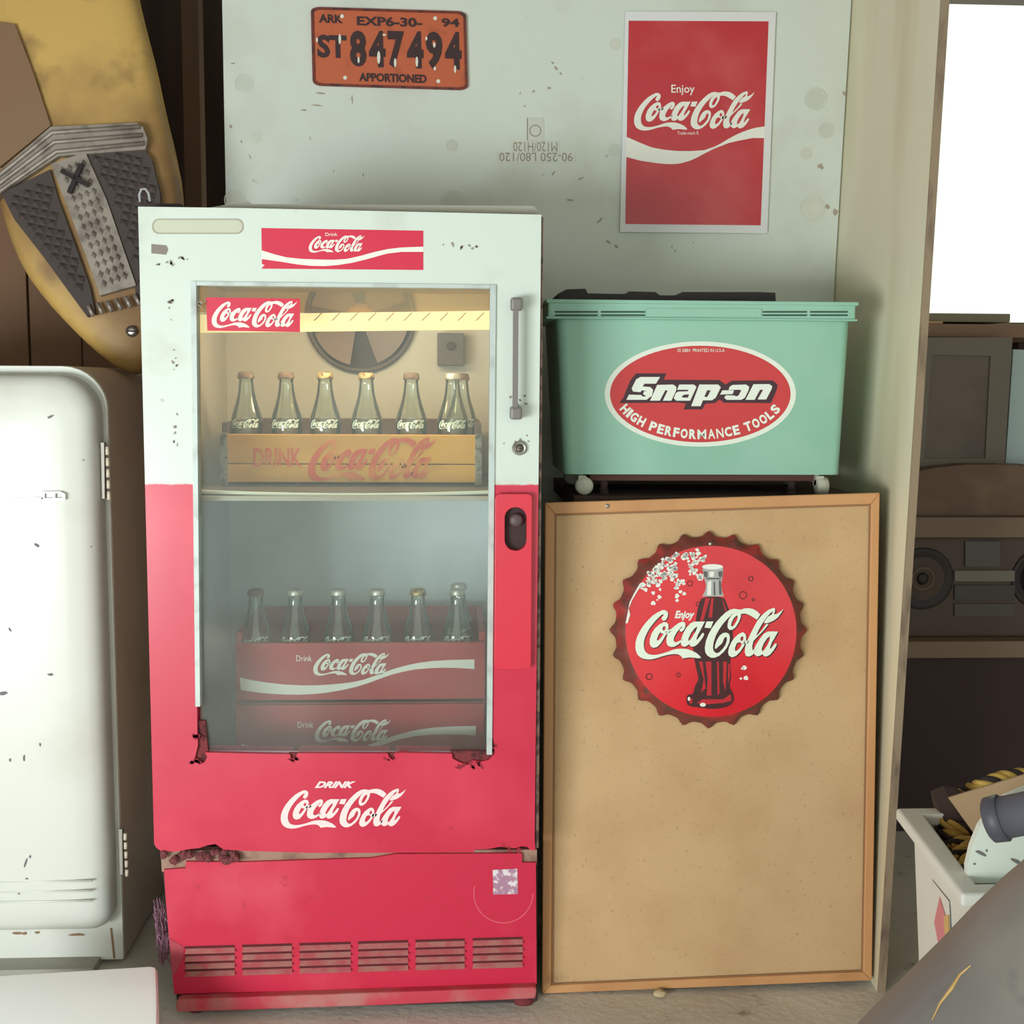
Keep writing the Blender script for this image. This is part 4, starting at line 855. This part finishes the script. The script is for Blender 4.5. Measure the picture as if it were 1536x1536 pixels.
# white slab lower left: top sloped and colour raised to look sunlit
zs2 = .13
P0, P1 = atz(-60, 1468, zs2), atz(236, 1450, zs2); P2 = atz(247, 1560, .06)
b = NB(); rows = []
for i in range(9):
    u = i/8; y = P1.y+(P2.y-P1.y-.12)*u; z = zs2-.11*u**1.3; xr_ = P1.x+(P2.x-P1.x)*min(1, u*1.2)+.006*math.sin(math.pi*u); yl = y+(P0.y-P1.y)
    rows.append([(P0.x, yl, z), (xr_-.012, y, z), (xr_-.004, y, z-.002), (xr_, y, z-.010), (xr_, y, 0), (P0.x, yl, 0)])
V = [[b.verts.new(p) for p in r] for r in rows]
for A_, B_ in zip(V, V[1:]):
    for i in range(6): b.faces.new((A_[i], A_[(i+1) % 6], B_[(i+1) % 6], B_[i]))
b.faces.new(V[0][::-1]); b.faces.new(V[-1])
o = obj('white_panel', b, mat('sunlit_enamel', (252, 253, 250), .4)); smooth_angle(o, 40); tag(o, 'white enamel cover, coloured as sunlit, on the floor in the lower left corner', 'panel')

# ------------------------------------------------------------------ wood behind the fridge, dark gap
b = NB(); m_wood = mat('brown_panel_wood', (140, 108, 84), .8, spots=[((120, 88, 66), 4, .45, .7, 5)], stretch=(1, 1, .15))
t = thing('wood_panelling', 'brown wooden boards on edge behind the refrigerator', 'panelling', (-1.2, 1.12, 0))
xs = [-2.1, -1.75, at(-60, 480, 1.1).x, at(42, 480, 1.1).x, at(121, 480, 1.1).x, at(217, 480, 1.1).x]
for i in range(len(xs)-1):
    b = NB(); box(b, (xs[i]+.002, 1.1+.006*(i % 2), 0), (xs[i+1]-.002, 1.13, 2.3 if i > 2 else 2.2), .002); obj('board', b, m_wood, t)
p0, p1 = at(274, 150, 1.0), at(300, 150, 1.0)
b = NB(); box(b, (p0.x, 1.0, 0), (p1.x, 1.06, 2.45), .003); tag(obj('wall_stud', b, mat('stud_wood', (116, 88, 64), .8, stretch=(1, 1, .2), spots=[((90, 66, 50), 5, .4, .7, 4)])), 'dim brown upright post in the dark gap left of the white sheet', 'post')

# ------------------------------------------------------------------ yellow machine hood standing on the refrigerator
hb0 = Vector((0, .44, fzt)); nH = Vector((0.03, -1, .16)).normalized(); hs = Surf(hb0, nH)
base = at(195, 556, .44)
t = thing('machine_hood', 'worn yellow hood with black studded grille standing on the refrigerator', 'machine hood', (base.x, .46, fzt))
outl = chaikin([(-190, -70), (0, -90), (188, -80), (200, -20), (212, 30), (228, 90), (240, 150), (256, 215), (268, 275), (270, 340), (264, 420), (250, 490), (228, 540), (200, 557), (175, 551), (140, 524), (105, 490), (68, 450), (35, 405), (14, 355), (-2, 300), (-60, 240), (-150, 150), (-200, 40)], 1)
cH = (95, 230); m_yel = mat('yellow_enamel', (210, 172, 100), .5, spots=[((142, 108, 68), 2.4, .38, .55, 5), ((120, 90, 62), 9, .55, .75, 5)])  # brown noise is dirt plus the hood's shade put into the colour
b = NB(); rings = []
for f_, h in ((1, -.055), (1, -.004), (.985, .010), (.95, .020), (.88, .028), (.7, .034), (.4, .036)):
    rings.append([hs(cH[0]+(x-cH[0])*f_, cH[1]+(y-cH[1])*f_)+nH*h for x, y in outl])
loft(b, rings, False, True); o = obj('shell', b, m_yel, t); smooth_angle(o, 50)
hg = Surf(hb0, nH)
# crease and pinkish panel at upper left
b = NB(); plate(b, [(-180, 10), (22, 36), (50, 110), (76, 188), (0, 250), (-60, 232), (-150, 140)], hg, .044, .012); obj('side_panel', b, mat('dull_pink_panel', (134, 106, 80), .6, spots=[((140, 100, 74), 4, .45, .7, 4)]), t, label='duller brownish panel at upper left')
m_blk = mat('black_rubber', (72, 62, 60), .7); m_sil = mat('cast_silver', (168, 158, 150), .45, .5, spots=[((128, 116, 110), 30, .45, .7, 4)])
padL = [(2, 290), (75, 254), (88, 300), (110, 360), (135, 430), (143, 470), (130, 474), (105, 440), (65, 385), (22, 330)]
padR = [(128, 228), (215, 222), (228, 240), (240, 290), (243, 360), (236, 430), (226, 455), (206, 452), (200, 420), (180, 360), (155, 290)]
strip = [(76, 246), (128, 228), (160, 300), (184, 370), (204, 428), (150, 443), (132, 392), (104, 318)]
def inpoly(x, y, P):
    c = False; j = len(P)-1
    for i in range(len(P)):
        if (P[i][1] > y) != (P[j][1] > y) and x < (P[j][0]-P[i][0])*(y-P[i][1])/(P[j][1]-P[i][1])+P[i][0]: c = not c
        j = i
    return c
def studs(bm, P, sf_, off, stx, sty, hgt, ang, shrink=.92):
    ca, sa = math.cos(ang), math.sin(ang)
    for i in range(-60, 60):
        for j in range(-60, 60):
            x, y = 110+i*stx, 330+j*sty; x, y = 110+(x-110)*ca-(y-330)*sa, 330+(x-110)*sa+(y-330)*ca
            cor = [(x+(dx*ca-dy*sa), y+(dx*sa+dy*ca)) for dx, dy in ((-stx*.5*shrink, 0), (0, -sty*.5*shrink), (stx*.5*shrink, 0), (0, sty*.5*shrink))] if shrink < .9 else [(x+(dx*ca-dy*sa)*shrink, y+(dx*sa+dy*ca)*shrink) for dx, dy in ((-stx*.5, -sty*.5), (stx*.5, -sty*.5), (stx*.5, sty*.5), (-stx*.5, sty*.5))]
            if all(inpoly(a, c, P) for a, c in cor):
                v = [bm.verts.new(sf_(a, c, off)) for a, c in cor]; ap = bm.verts.new(sf_(x, y, off)+sf_.n*hgt)
                for q in range(4): bm.faces.new((v[q], v[(q+1) % 4], ap))
for P in (padL, padR):
    b = NB(); plate(b, P, hg, .044, .03); gp = obj('grille_pad', b, m_blk, t)
    b = NB(); studs(b, P, hg, .0442, 15, 12, .008, .22); obj('studs', b, mat('stud_rubber', (78, 68, 66), .6), gp)['kind'] = 'stuff'
b = NB(); plate(b, strip, hg, .048, .03); gp = obj('centre_strip', b, m_sil, t, label='silver patterned centre strip')
b = NB(); studs(b, strip, hg, .0482, 15, 11, .006, 1.22, .86); obj('studs', b, m_sil, gp)['kind'] = 'stuff'
b = NB()
for p_, q_ in (((92, 256), (133, 278)), ((122, 246), (104, 290))): chk_bar(b, hg(*p_, .056), hg(*q_, .056), .009, .006, nH)
obj('emblem', b, mat('emblem_black', (40, 32, 34), .5), t, label='black X-shaped emblem')
b = NB(); plate(b, [(-70, 306), (0, 256), (76, 190), (205, 184), (214, 190), (221, 208), (218, 224), (88, 234), (0, 291), (-60, 330)], hg, .050, .03); ch_ = obj('chevron_trim', b, m_sil, t, label='silver ribbed chevron trim')
for k_ in range(3):
    d = 6+k_*12.5; b = NB(); tube(b, [hg(-60+k_*5, 302+k_*11, .052), hg(0, 256+d*1.0, .052), hg(78+k_*3, 192+d*1.15, .052), hg(210+k_*3, 184+d, .052)], .0048, 8); obj('chevron_rib', b, m_sil, ch_, True)
for k_ in range(7):
    x = 132+k_*14; y = 468-k_*3.3; b = NB(); tube(b, [hg(x, y-10, .047), hg(x+8, y+6, .047)], [.004, .0045], 8); obj('toe_rib', b, m_sil, t, True)
p = hs(198, 497, .03); b = NB(); lathe(b, [(0, .012), (.006, .011), (.008, .006)], p, 'Y', 18); sc_ = obj('screw', b, m_chrome, t, True)
b = NB(); box(b, p+Vector((-.010, -.0095, -.0015)), p+Vector((.010, -.007, .0015))); obj('screw_slot', b, m_dark, sc_)

# ------------------------------------------------------------------ things beyond the partition on the right
m_blackc = mat('black_cabinet', (64, 48, 50), .8)
Yk = .85
zt_ = at(1480, 985, Yk).z
t = thing('side_cabinet', 'black cabinet beyond the plywood with a stereo on top', 'cabinet', (1.35, 1.1, 0))
b = NB(); box(b, (.78, Yk, 0), (1.85, 1.3, zt_), .003); obj('body', b, m_blackc, t)
b = NB(); box(b, (.77, Yk-.02, zt_+.001), (1.86, 1.3, at(1480, 962, Yk-.02).z), .003); obj('top', b, mat('cabinet_top', (136, 112, 94), .7), t)
ztop2 = at(1480, 962, Yk-.02).z+.001
p0, p1 = at(1368, 805, Yk+.03), at(1600, 940, Yk+.03)
t = thing('stereo', 'old wooden stereo with two round speakers on the black cabinet', 'stereo', ((p0.x+p1.x)/2, Yk+.12, ztop2))
b = NB(); box(b, (p0.x-.03, Yk+.03, ztop2), (p1.x+.05, Yk+.25, p0.z), .005); obj('case', b, mat('stereo_case', (88, 70, 62), .6), t)
yfs = Yk+.03
for px in (1384, 1562):
    c_ = at(px, 868, yfs); b = NB(); lathe(b, [(0, .080), (.006, .078), (.002, .068), (-.004, .03)], c_, 'Y', 36); spk = obj('speaker', b, mat('speaker_cone', (52, 42, 42), .6), t, True)
    b = NB(); lathe(b, [(.002, .031), (.005, .029), (.002, .025)], c_, 'Y', 28, cap=False); obj('speaker_ring', b, mat('speaker_ring', (110, 86, 72), .6), spk, True)
    b = NB(); lathe(b, [(.0, .016), (.006, .012), (.008, .004)], c_, 'Y', 20); obj('dust_cap', b, MATS['speaker_cone'], spk, True)
for nm, l, c_ in (('cassette_door', rect(1448, 812, 1500, 850), (84, 76, 72)), ('tuning_panel', rect(1432, 856, 1522, 872), (120, 112, 100)), ('control_panel', rect(1432, 878, 1522, 900), (66, 58, 58)), ('lower_strip', rect(1432, 906, 1522, 924), (82, 72, 68))):
    b = NB(); plate(b, l, YS(yfs), .006, .005); obj(nm, b, mat('m_'+nm, c_, .4), t)
zst = p0.z
b = NB(); pz0 = at(1480, 776, Yk); box(b, (p0.x-.05, Yk, zst+.001), (p1.x+.08, Yk+.27, pz0.z), .003); tag(obj('wood_plank', b, mat('plank_tan', (140, 116, 98), .7, stretch=(.2, 1, 1), spots=[((124, 102, 86), 6, .45, .7, 4)])), 'thick tan plank lying on the stereo', 'plank')
b = NB(); q = [(1360, 776), (1360, 712), (1400, 702), (1450, 697), (1500, 697), (1560, 700), (1620, 715), (1620, 776)]
prism(b, [Vector((at(x, y, Yk+.03).x, Yk+.03, max(at(x, y, Yk+.03).z, pz0.z+.001))) for x, y in q], (0, .25, 0)); tag(obj('cardboard_bundle', b, mat('bundle_brown', (116, 92, 78), .8, spots=[((134, 112, 94), 8, .5, .7, 4)], bump=.6, bscale=30)), 'brown rounded bundle lying on the tan plank', 'bundle')
zb1 = at(1480, 698, Yk+.03).z
zbun = zb1+.002
# dark cabinet door and bluish panel leaning
q = [(1385, 506), (1519, 506), (1506, 702), (1372, 702)]
t = thing('cabinet_door', 'dark framed cabinet door leaning above the stereo', 'cabinet door', at(1440, 702, Yk+.1))
b = NB(); plate(b, q, YS(Yk+.10), 0, .02); obj('panel', b, mat('grey_brown_door', (116, 102, 94), .6, spots=[((98, 84, 78), 5, .5, .7, 4)]), t)
b = NB(); inn = [(1398, 532), (1486, 534), (1478, 688), (1386, 688)]; plate(b, q, YS(Yk+.10), .006, .005, [inn]); obj('frame', b, mat('door_frame_brown', (126, 114, 104), .6), t)
b = NB(); plate(b, [(1520, 524), (1600, 528), (1600, 704), (1508, 704)], YS(Yk+.14), 0, .01); tag(obj('metal_sheet', b, mat('blue_grey_metal', (190, 208, 208), .5, 0)), 'pale blue-grey metal sheet at right edge beside the dark cabinet door', 'sheet')
# shelf above with planks, reaching the window sill
Ys = Yk+.16
s0, s1 = at(1380, 505, Ys), at(1640, 488, Ys)
t = thing('plank_shelf', 'brown shelf beneath the bright window with planks on it', 'shelf', ((s0.x+s1.x)/2, Ys+.1, s0.z))
b = NB(); box(b, (s0.x-.06, Ys, s0.z), (s1.x, Ys+.46, s1.z), .002); obj('board', b, mat('shelf_brown', (150, 118, 96), .7), t)
b = NB(); box(b, (s1.x-.04, 1.34, 0), (s1.x, 1.40, s0.z-.001)); obj('post', b, m_wall, t)
b = NB(); box(b, (s0.x-.04, 1.34, 0), (s0.x, 1.40, s0.z-.001)); obj('post', b, m_wall, t)
pa = at(1417, 486, Ys-.0)
b = NB(); box(b, (s0.x-.05, Ys+.01, s1.z+.001), (pa.x, Ys+.3, at(1400, 482, Ys+.01).z), .002); tag(obj('wood_offcut', b, mat('orange_wood', (206, 160, 116), .7)), 'short orange wood offcut at the left end of the window shelf', 'offcut')
b = NB(); box(b, (s0.x-.02, Ys+.05, at(1400, 482, Ys+.01).z+.001), (at(1516, 470, Ys+.05).x, Ys+.28, at(1450, 470, Ys+.05).z), .003); tag(obj('grey_plank', b, mat('grey_plank', (150, 140, 118), .8)), 'grey-brown plank lying on the window shelf top', 'plank')
# little orange block on partition edge
p = at(1366, 996, .06); b = NB(); box(b, (px_(p.z, .06)+th+.001, .03, p.z-.016), (px_(p.z, .06)+th+.016, .09, p.z+.016), .002); tag(obj('wood_block', b, mat('orange_block', (176, 104, 78), .8)), 'tiny orange block fixed behind the plywood edge', 'block')

# ------------------------------------------------------------------ white plastic bin with rope
ZR = .40
c0 = atz(1362, 1216, ZR); c1_ = atz(1452, 1334, ZR); bx_0 = c1_.x-.0; by1, by0 = c0.y, c1_.y; bx_1 = bx_0+.34; xo = c0.x-c1_.x
m_bin = mat('white_bin_plastic', (234, 236, 228), .45)
t = thing('plastic_bin', 'open white plastic bin holding rope and scraps, lower right', 'bin', (bx_0+.17, (by0+by1)/2, 0))
def binring(z, ins, off=0): return [Vector((bx_0+ins+off, by0+ins, z)), Vector((bx_1-ins, by0+ins, z)), Vector((bx_1-ins+xo, by1-ins, z)), Vector((bx_0+ins+xo, by1-ins, z))]
b = NB(); R0 = [[b.verts.new(p) for p in binring(z, i)] for z, i in ((0, .03), (ZR-.02, .008), (ZR-.02, .012), (.006, .034))]
for A_, B_ in zip(R0, R0[1:]):
    for i in range(4): b.faces.new((A_[i], A_[(i+1) % 4], B_[(i+1) % 4], B_[i]))
b.faces.new(R0[0][::-1]); b.faces.new(R0[3]); obj('body', b, m_bin, t)
b = NB(); Ro = binring(ZR, -.016); Ri = binring(ZR, .022); prism(b, Ro, (0, 0, -.022), [Ri]); rm = obj('rim', b, m_bin, t); bv = rm.modifiers.new('bevel', 'BEVEL'); bv.width = .006; bv.segments = 3; bv.limit_method = 'ANGLE'
def leftface(u, v): # u along depth (0 = near), v height
    z = v*(ZR-.03); ins = .008+(.022)*(1-v); return Vector((bx_0+ins-.0015+xo*u, by0+.02+(by1-by0-.04)*u, z))
b = NB()
for (poly, c_) in (([(.25, .55), (.62, .62), (.66, .88), (.30, .90)], 0),):
    prism(b, [leftface(*p_) for p_ in poly], None)
o = obj('label', b, mat('label_white', (236, 234, 226), .5), t, label='white label with pink and yellow print')
b = NB(); prism(b, [leftface(*p_)+Vector((-.001, 0, 0)) for p_ in ((.27, .60), (.45, .56), (.60, .70), (.48, .86), (.33, .80))], None); obj('pink_print', b, mat('label_pink', (226, 140, 150), .5), o)
b = NB(); prism(b, [leftface(*p_)+Vector((-.0015, 0, 0)) for p_ in ((.27, .66), (.36, .64), (.40, .80), (.30, .84))], None); obj('yellow_print', b, mat('label_yellow', (226, 190, 120), .5), o)
# contents
b = NB(); NX, NY = 12, 14; G = []; random.seed(44)
hx0, hx1, hy0, hy1 = bx_0+.027, bx_1-.05, by0+.04, by1+.035
for j in range(NY+1):
    u = j/NY; row = []
    for i in range(NX+1):
        w_ = i/NX; ed = min(1, 6*min(w_, 1-w_)+.0) if u < .9 else 1
        z = .30+.04*u+.085*u**4+random.uniform(-.012, .012); row.append((hx0+(hx1-hx0)*w_+xo*min(u, .9)+(.03 if u > .85 else 0), hy0+(hy1-hy0)*u, z))
    G.append(row)
Vt = [[b.verts.new(p) for p in r] for r in G]; Vb = [[b.verts.new((p[0], min(p[1], by1-.03), p[2]-.03)) for p in r] for r in G]
for j in range(NY):
    for i in range(NX): b.faces.new((Vt[j][i], Vt[j][i+1], Vt[j+1][i+1], Vt[j+1][i])); b.faces.new((Vb[j][i], Vb[j+1][i], Vb[j+1][i+1], Vb[j][i+1]))
for A_, B_ in ((Vt[0], Vb[0]), (Vt[-1], Vb[-1]), ([r[0] for r in Vt], [r[0] for r in Vb]), ([r[-1] for r in Vt], [r[-1] for r in Vb])):
    for i in range(len(A_)-1): b.faces.new((A_[i], A_[i+1], B_[i+1], B_[i]))
tag(obj('dark_scraps', b, mat('scraps', (70, 52, 48), .9), None), 'dark jumble filling the white plastic bin under the rope', 'scraps')
m_rope_y, m_rope_b = mat('rope_yellow', (206, 168, 84), .7), mat('rope_black', (50, 40, 38), .8)
def rope(pts, r, label):
    pts = [Vector(p) for p in pts]; Q = []
    for i in range(len(pts)-1):
        for k_ in range(14):
            u = k_/14; p_, a_, b_, n_ = pts[max(i-1, 0)], pts[i], pts[i+1], pts[min(i+2, len(pts)-1)]
            Q.append(.5*((2*a_)+(b_-p_)*u+(2*p_-5*a_+4*b_-n_)*u*u+(3*a_-p_-3*b_+n_)*u*u*u))
    Q.append(pts[-1]); t = thing('rope', label, 'rope', Q[0], 'ropes in the plastic bin')
    for s_i in range(3):
        st = []
        d = 0
        for i, p_ in enumerate(Q):
            if i: d += (Q[i]-Q[i-1]).length
            tg = (Q[min(i+1, len(Q)-1)]-Q[max(i-1, 0)]).normalized(); n1 = tg.cross(Vector((.1, .2, 1))).normalized(); n2 = tg.cross(n1); a = d/(r*7)*2*math.pi+2*math.pi*s_i/3
            st.append(p_+(n1*math.cos(a)+n2*math.sin(a))*r*.55)
        b = NB(); tube(b, st, r*.62, 7); obj('strand', b, m_rope_b if s_i == 2 else m_rope_y, t, True)
A3 = lambda x, y, z: atz(x, y, z)
rope([A3(1392, 1224, .385), A3(1420, 1236, .385), A3(1448, 1243, .38), A3(1470, 1250, .37)], .009, 'yellow and black twisted rope across the bin, topmost strand')
rope([A3(1402, 1248, .365), A3(1430, 1253, .37), A3(1455, 1250, .365), A3(1480, 1256, .36)], .009, 'yellow and black rope lying second from top in the bin')
rope([A3(1470, 1258, .365), A3(1454, 1275, .36), A3(1446, 1296, .355), A3(1440, 1310, .35)], .009, 'yellow and black rope end running down toward the near rim')
rope([A3(1442, 1187, .39), A3(1470, 1176, .42), A3(1500, 1165, .43), A3(1530, 1160, .43), A3(1570, 1165, .42)], .009, 'yellow and black rope arching behind the cardboard scrap')
rope([A3(1425, 1268, .365), A3(1440, 1262, .37), A3(1456, 1262, .37), A3(1475, 1268, .365)], .008, 'yellow and black rope third from top in the bin, just above the running-down end')
rope([A3(1428, 1285, .36), A3(1440, 1276, .365), A3(1452, 1268, .37)], .008, 'shortest yellow and black rope piece, slanting at the left of the bin heap')
# cardboard scrap standing in the bin
def cardpt(x, y, Y): return at(x, y, Y)
yk = (by0+by1)/2+.05
b = NB(); q = [cardpt(1423, 1197, yk), cardpt(1560, 1155, yk+.02), cardpt(1560, 1290, yk-.05), cardpt(1470, 1262, yk-.05)]
prism(b, q, (0, .004, 0)); tag(obj('cardboard_scrap', b, mat('cardboard_tan', (188, 158, 124), .8)), 'flat tan cardboard scrap sticking up in the bin', 'cardboard')
yd = by0+.05
dc = at(1560, 1300, yd)
t = thing('round_lid', 'white round tub lid with dark marks in the bin', 'lid', dc+Vector((0, 0, -.06)))
outd = [(1452, 1325), (1451, 1300), (1458, 1270), (1470, 1240), (1487, 1215), (1510, 1195), (1540, 1182), (1580, 1178), (1640, 1200), (1650, 1325)]
b = NB(); prism(b, [at(x, y, yd) for x, y in outd], (0, .012, 0)); o = obj('disc', b, mat('lid_white', (228, 236, 226), .4), t)
b = NB()
for x, y, r, asp in ((1472, 1280, 3, 3), (1462, 1296, 2, 1), (1525, 1292, 3, 3), (1535, 1300, 2.5, 1.2), (1480, 1276, 2, 1)): blotch(b, x, y, r, YS(yd), .0006, asp, .4)
obj('dark_marks', b, mat('lid_marks', (120, 116, 112), .7), t)
ytb = by0-.02
b = NB(); pA, pB = at(1482, 1231, ytb), at(1640, 1200, ytb-.08); d = (pB-pA).normalized()
t = thing('grey_hose', 'thick grey-blue tube end poking in at the right edge', 'tube', pA)
tube(b, [pA+d*.012, pB], .030, 24); obj('tube', b, mat('grey_rubber', (92, 94, 104), .55), t, True)
b = NB(); tube(b, [pA, pA+d*.003, pA+d*.022, pA+d*.024], [.028, .0325, .034, .031], 24); obj('collar', b, mat('collar_rubber', (82, 84, 94), .5), t, True)

# ------------------------------------------------------------------ grey curved fender in the near right corner
m_fen = mat('dusty_grey_fender', (122, 118, 114), .45, spots=[((150, 142, 134), 4, .45, .75, 5), ((84, 80, 78), 12, .6, .75, 5)], coat=.1)
t = thing('grey_fender', 'large dusty grey curved vehicle fender in the lower right corner', 'fender', (.0, 0, 0))
b = NB(); YG = -.85
edge = [(1180, 1640), (1225, 1585), (1278, 1530), (1330, 1475), (1385, 1420), (1440, 1365), (1490, 1312), (1536, 1268), (1590, 1222), (1660, 1175), (1740, 1140), (1830, 1120)]
E3 = [at(x+5, y+74+2*(x-1200)/340, YG) for x, y in edge]
R = []
for i, p in enumerate(E3):
    rr = []
    for j in range(15):
        a = math.radians(-25+j*10.5); # from behind the crest, over, and down toward the viewer
        dn = Vector((.62, 0, -.78)); y = YG+.16*math.cos(math.radians(90)+0)-.20*math.sin(a) if True else 0
        drop = .20*(1-math.cos(a)); rr.append(b.verts.new(Vector((p.x, y, p.z))+dn*drop))
    R.append(rr)
for A_, B_ in zip(R, R[1:]):
    for j in range(14): b.faces.new((A_[j], A_[j+1], B_[j+1], B_[j]))
WO[t.name] = Vector((E3[6].x, YG, 0)); t.location = WO[t.name]
# skirt from the shell's lower edge to the floor so it stands
lo = [r[-1] for r in R]; fl = [b.verts.new(Vector((v.co.x, v.co.y+.02, 0.0))) for v in lo]
for i in range(len(lo)-1): b.faces.new((lo[i], lo[i+1], fl[i+1], fl[i]))
o = obj('shell', b, m_fen, t, True)
b = NB(); sc_pts = [(1398, 1530), (1410, 1505), (1428, 1482), (1440, 1462), (1456, 1448)]
sg = YS(YG-.13)
obj_done = False
bpy.context.view_layer.update()
dg = bpy.context.evaluated_depsgraph_get(); ev = o.evaluated_get(dg)
pts = []
for x, y in sc_pts:
    d_ = ray(x, y).normalized(); ok, loc, nr, ix = ev.ray_cast(CAM-Vector(t.location), d_)
    if ok: pts.append(Vector(loc)+Vector(t.location)-d_*.0008)
if len(pts) > 2:
    tube(b, pts, [.0006, .0012, .0022, .0014, .0008][:len(pts)], 6); obj('scratch', b, mat('scratch_tan', (196, 160, 100), .8), t, label='tan scratch')
else: b.free()
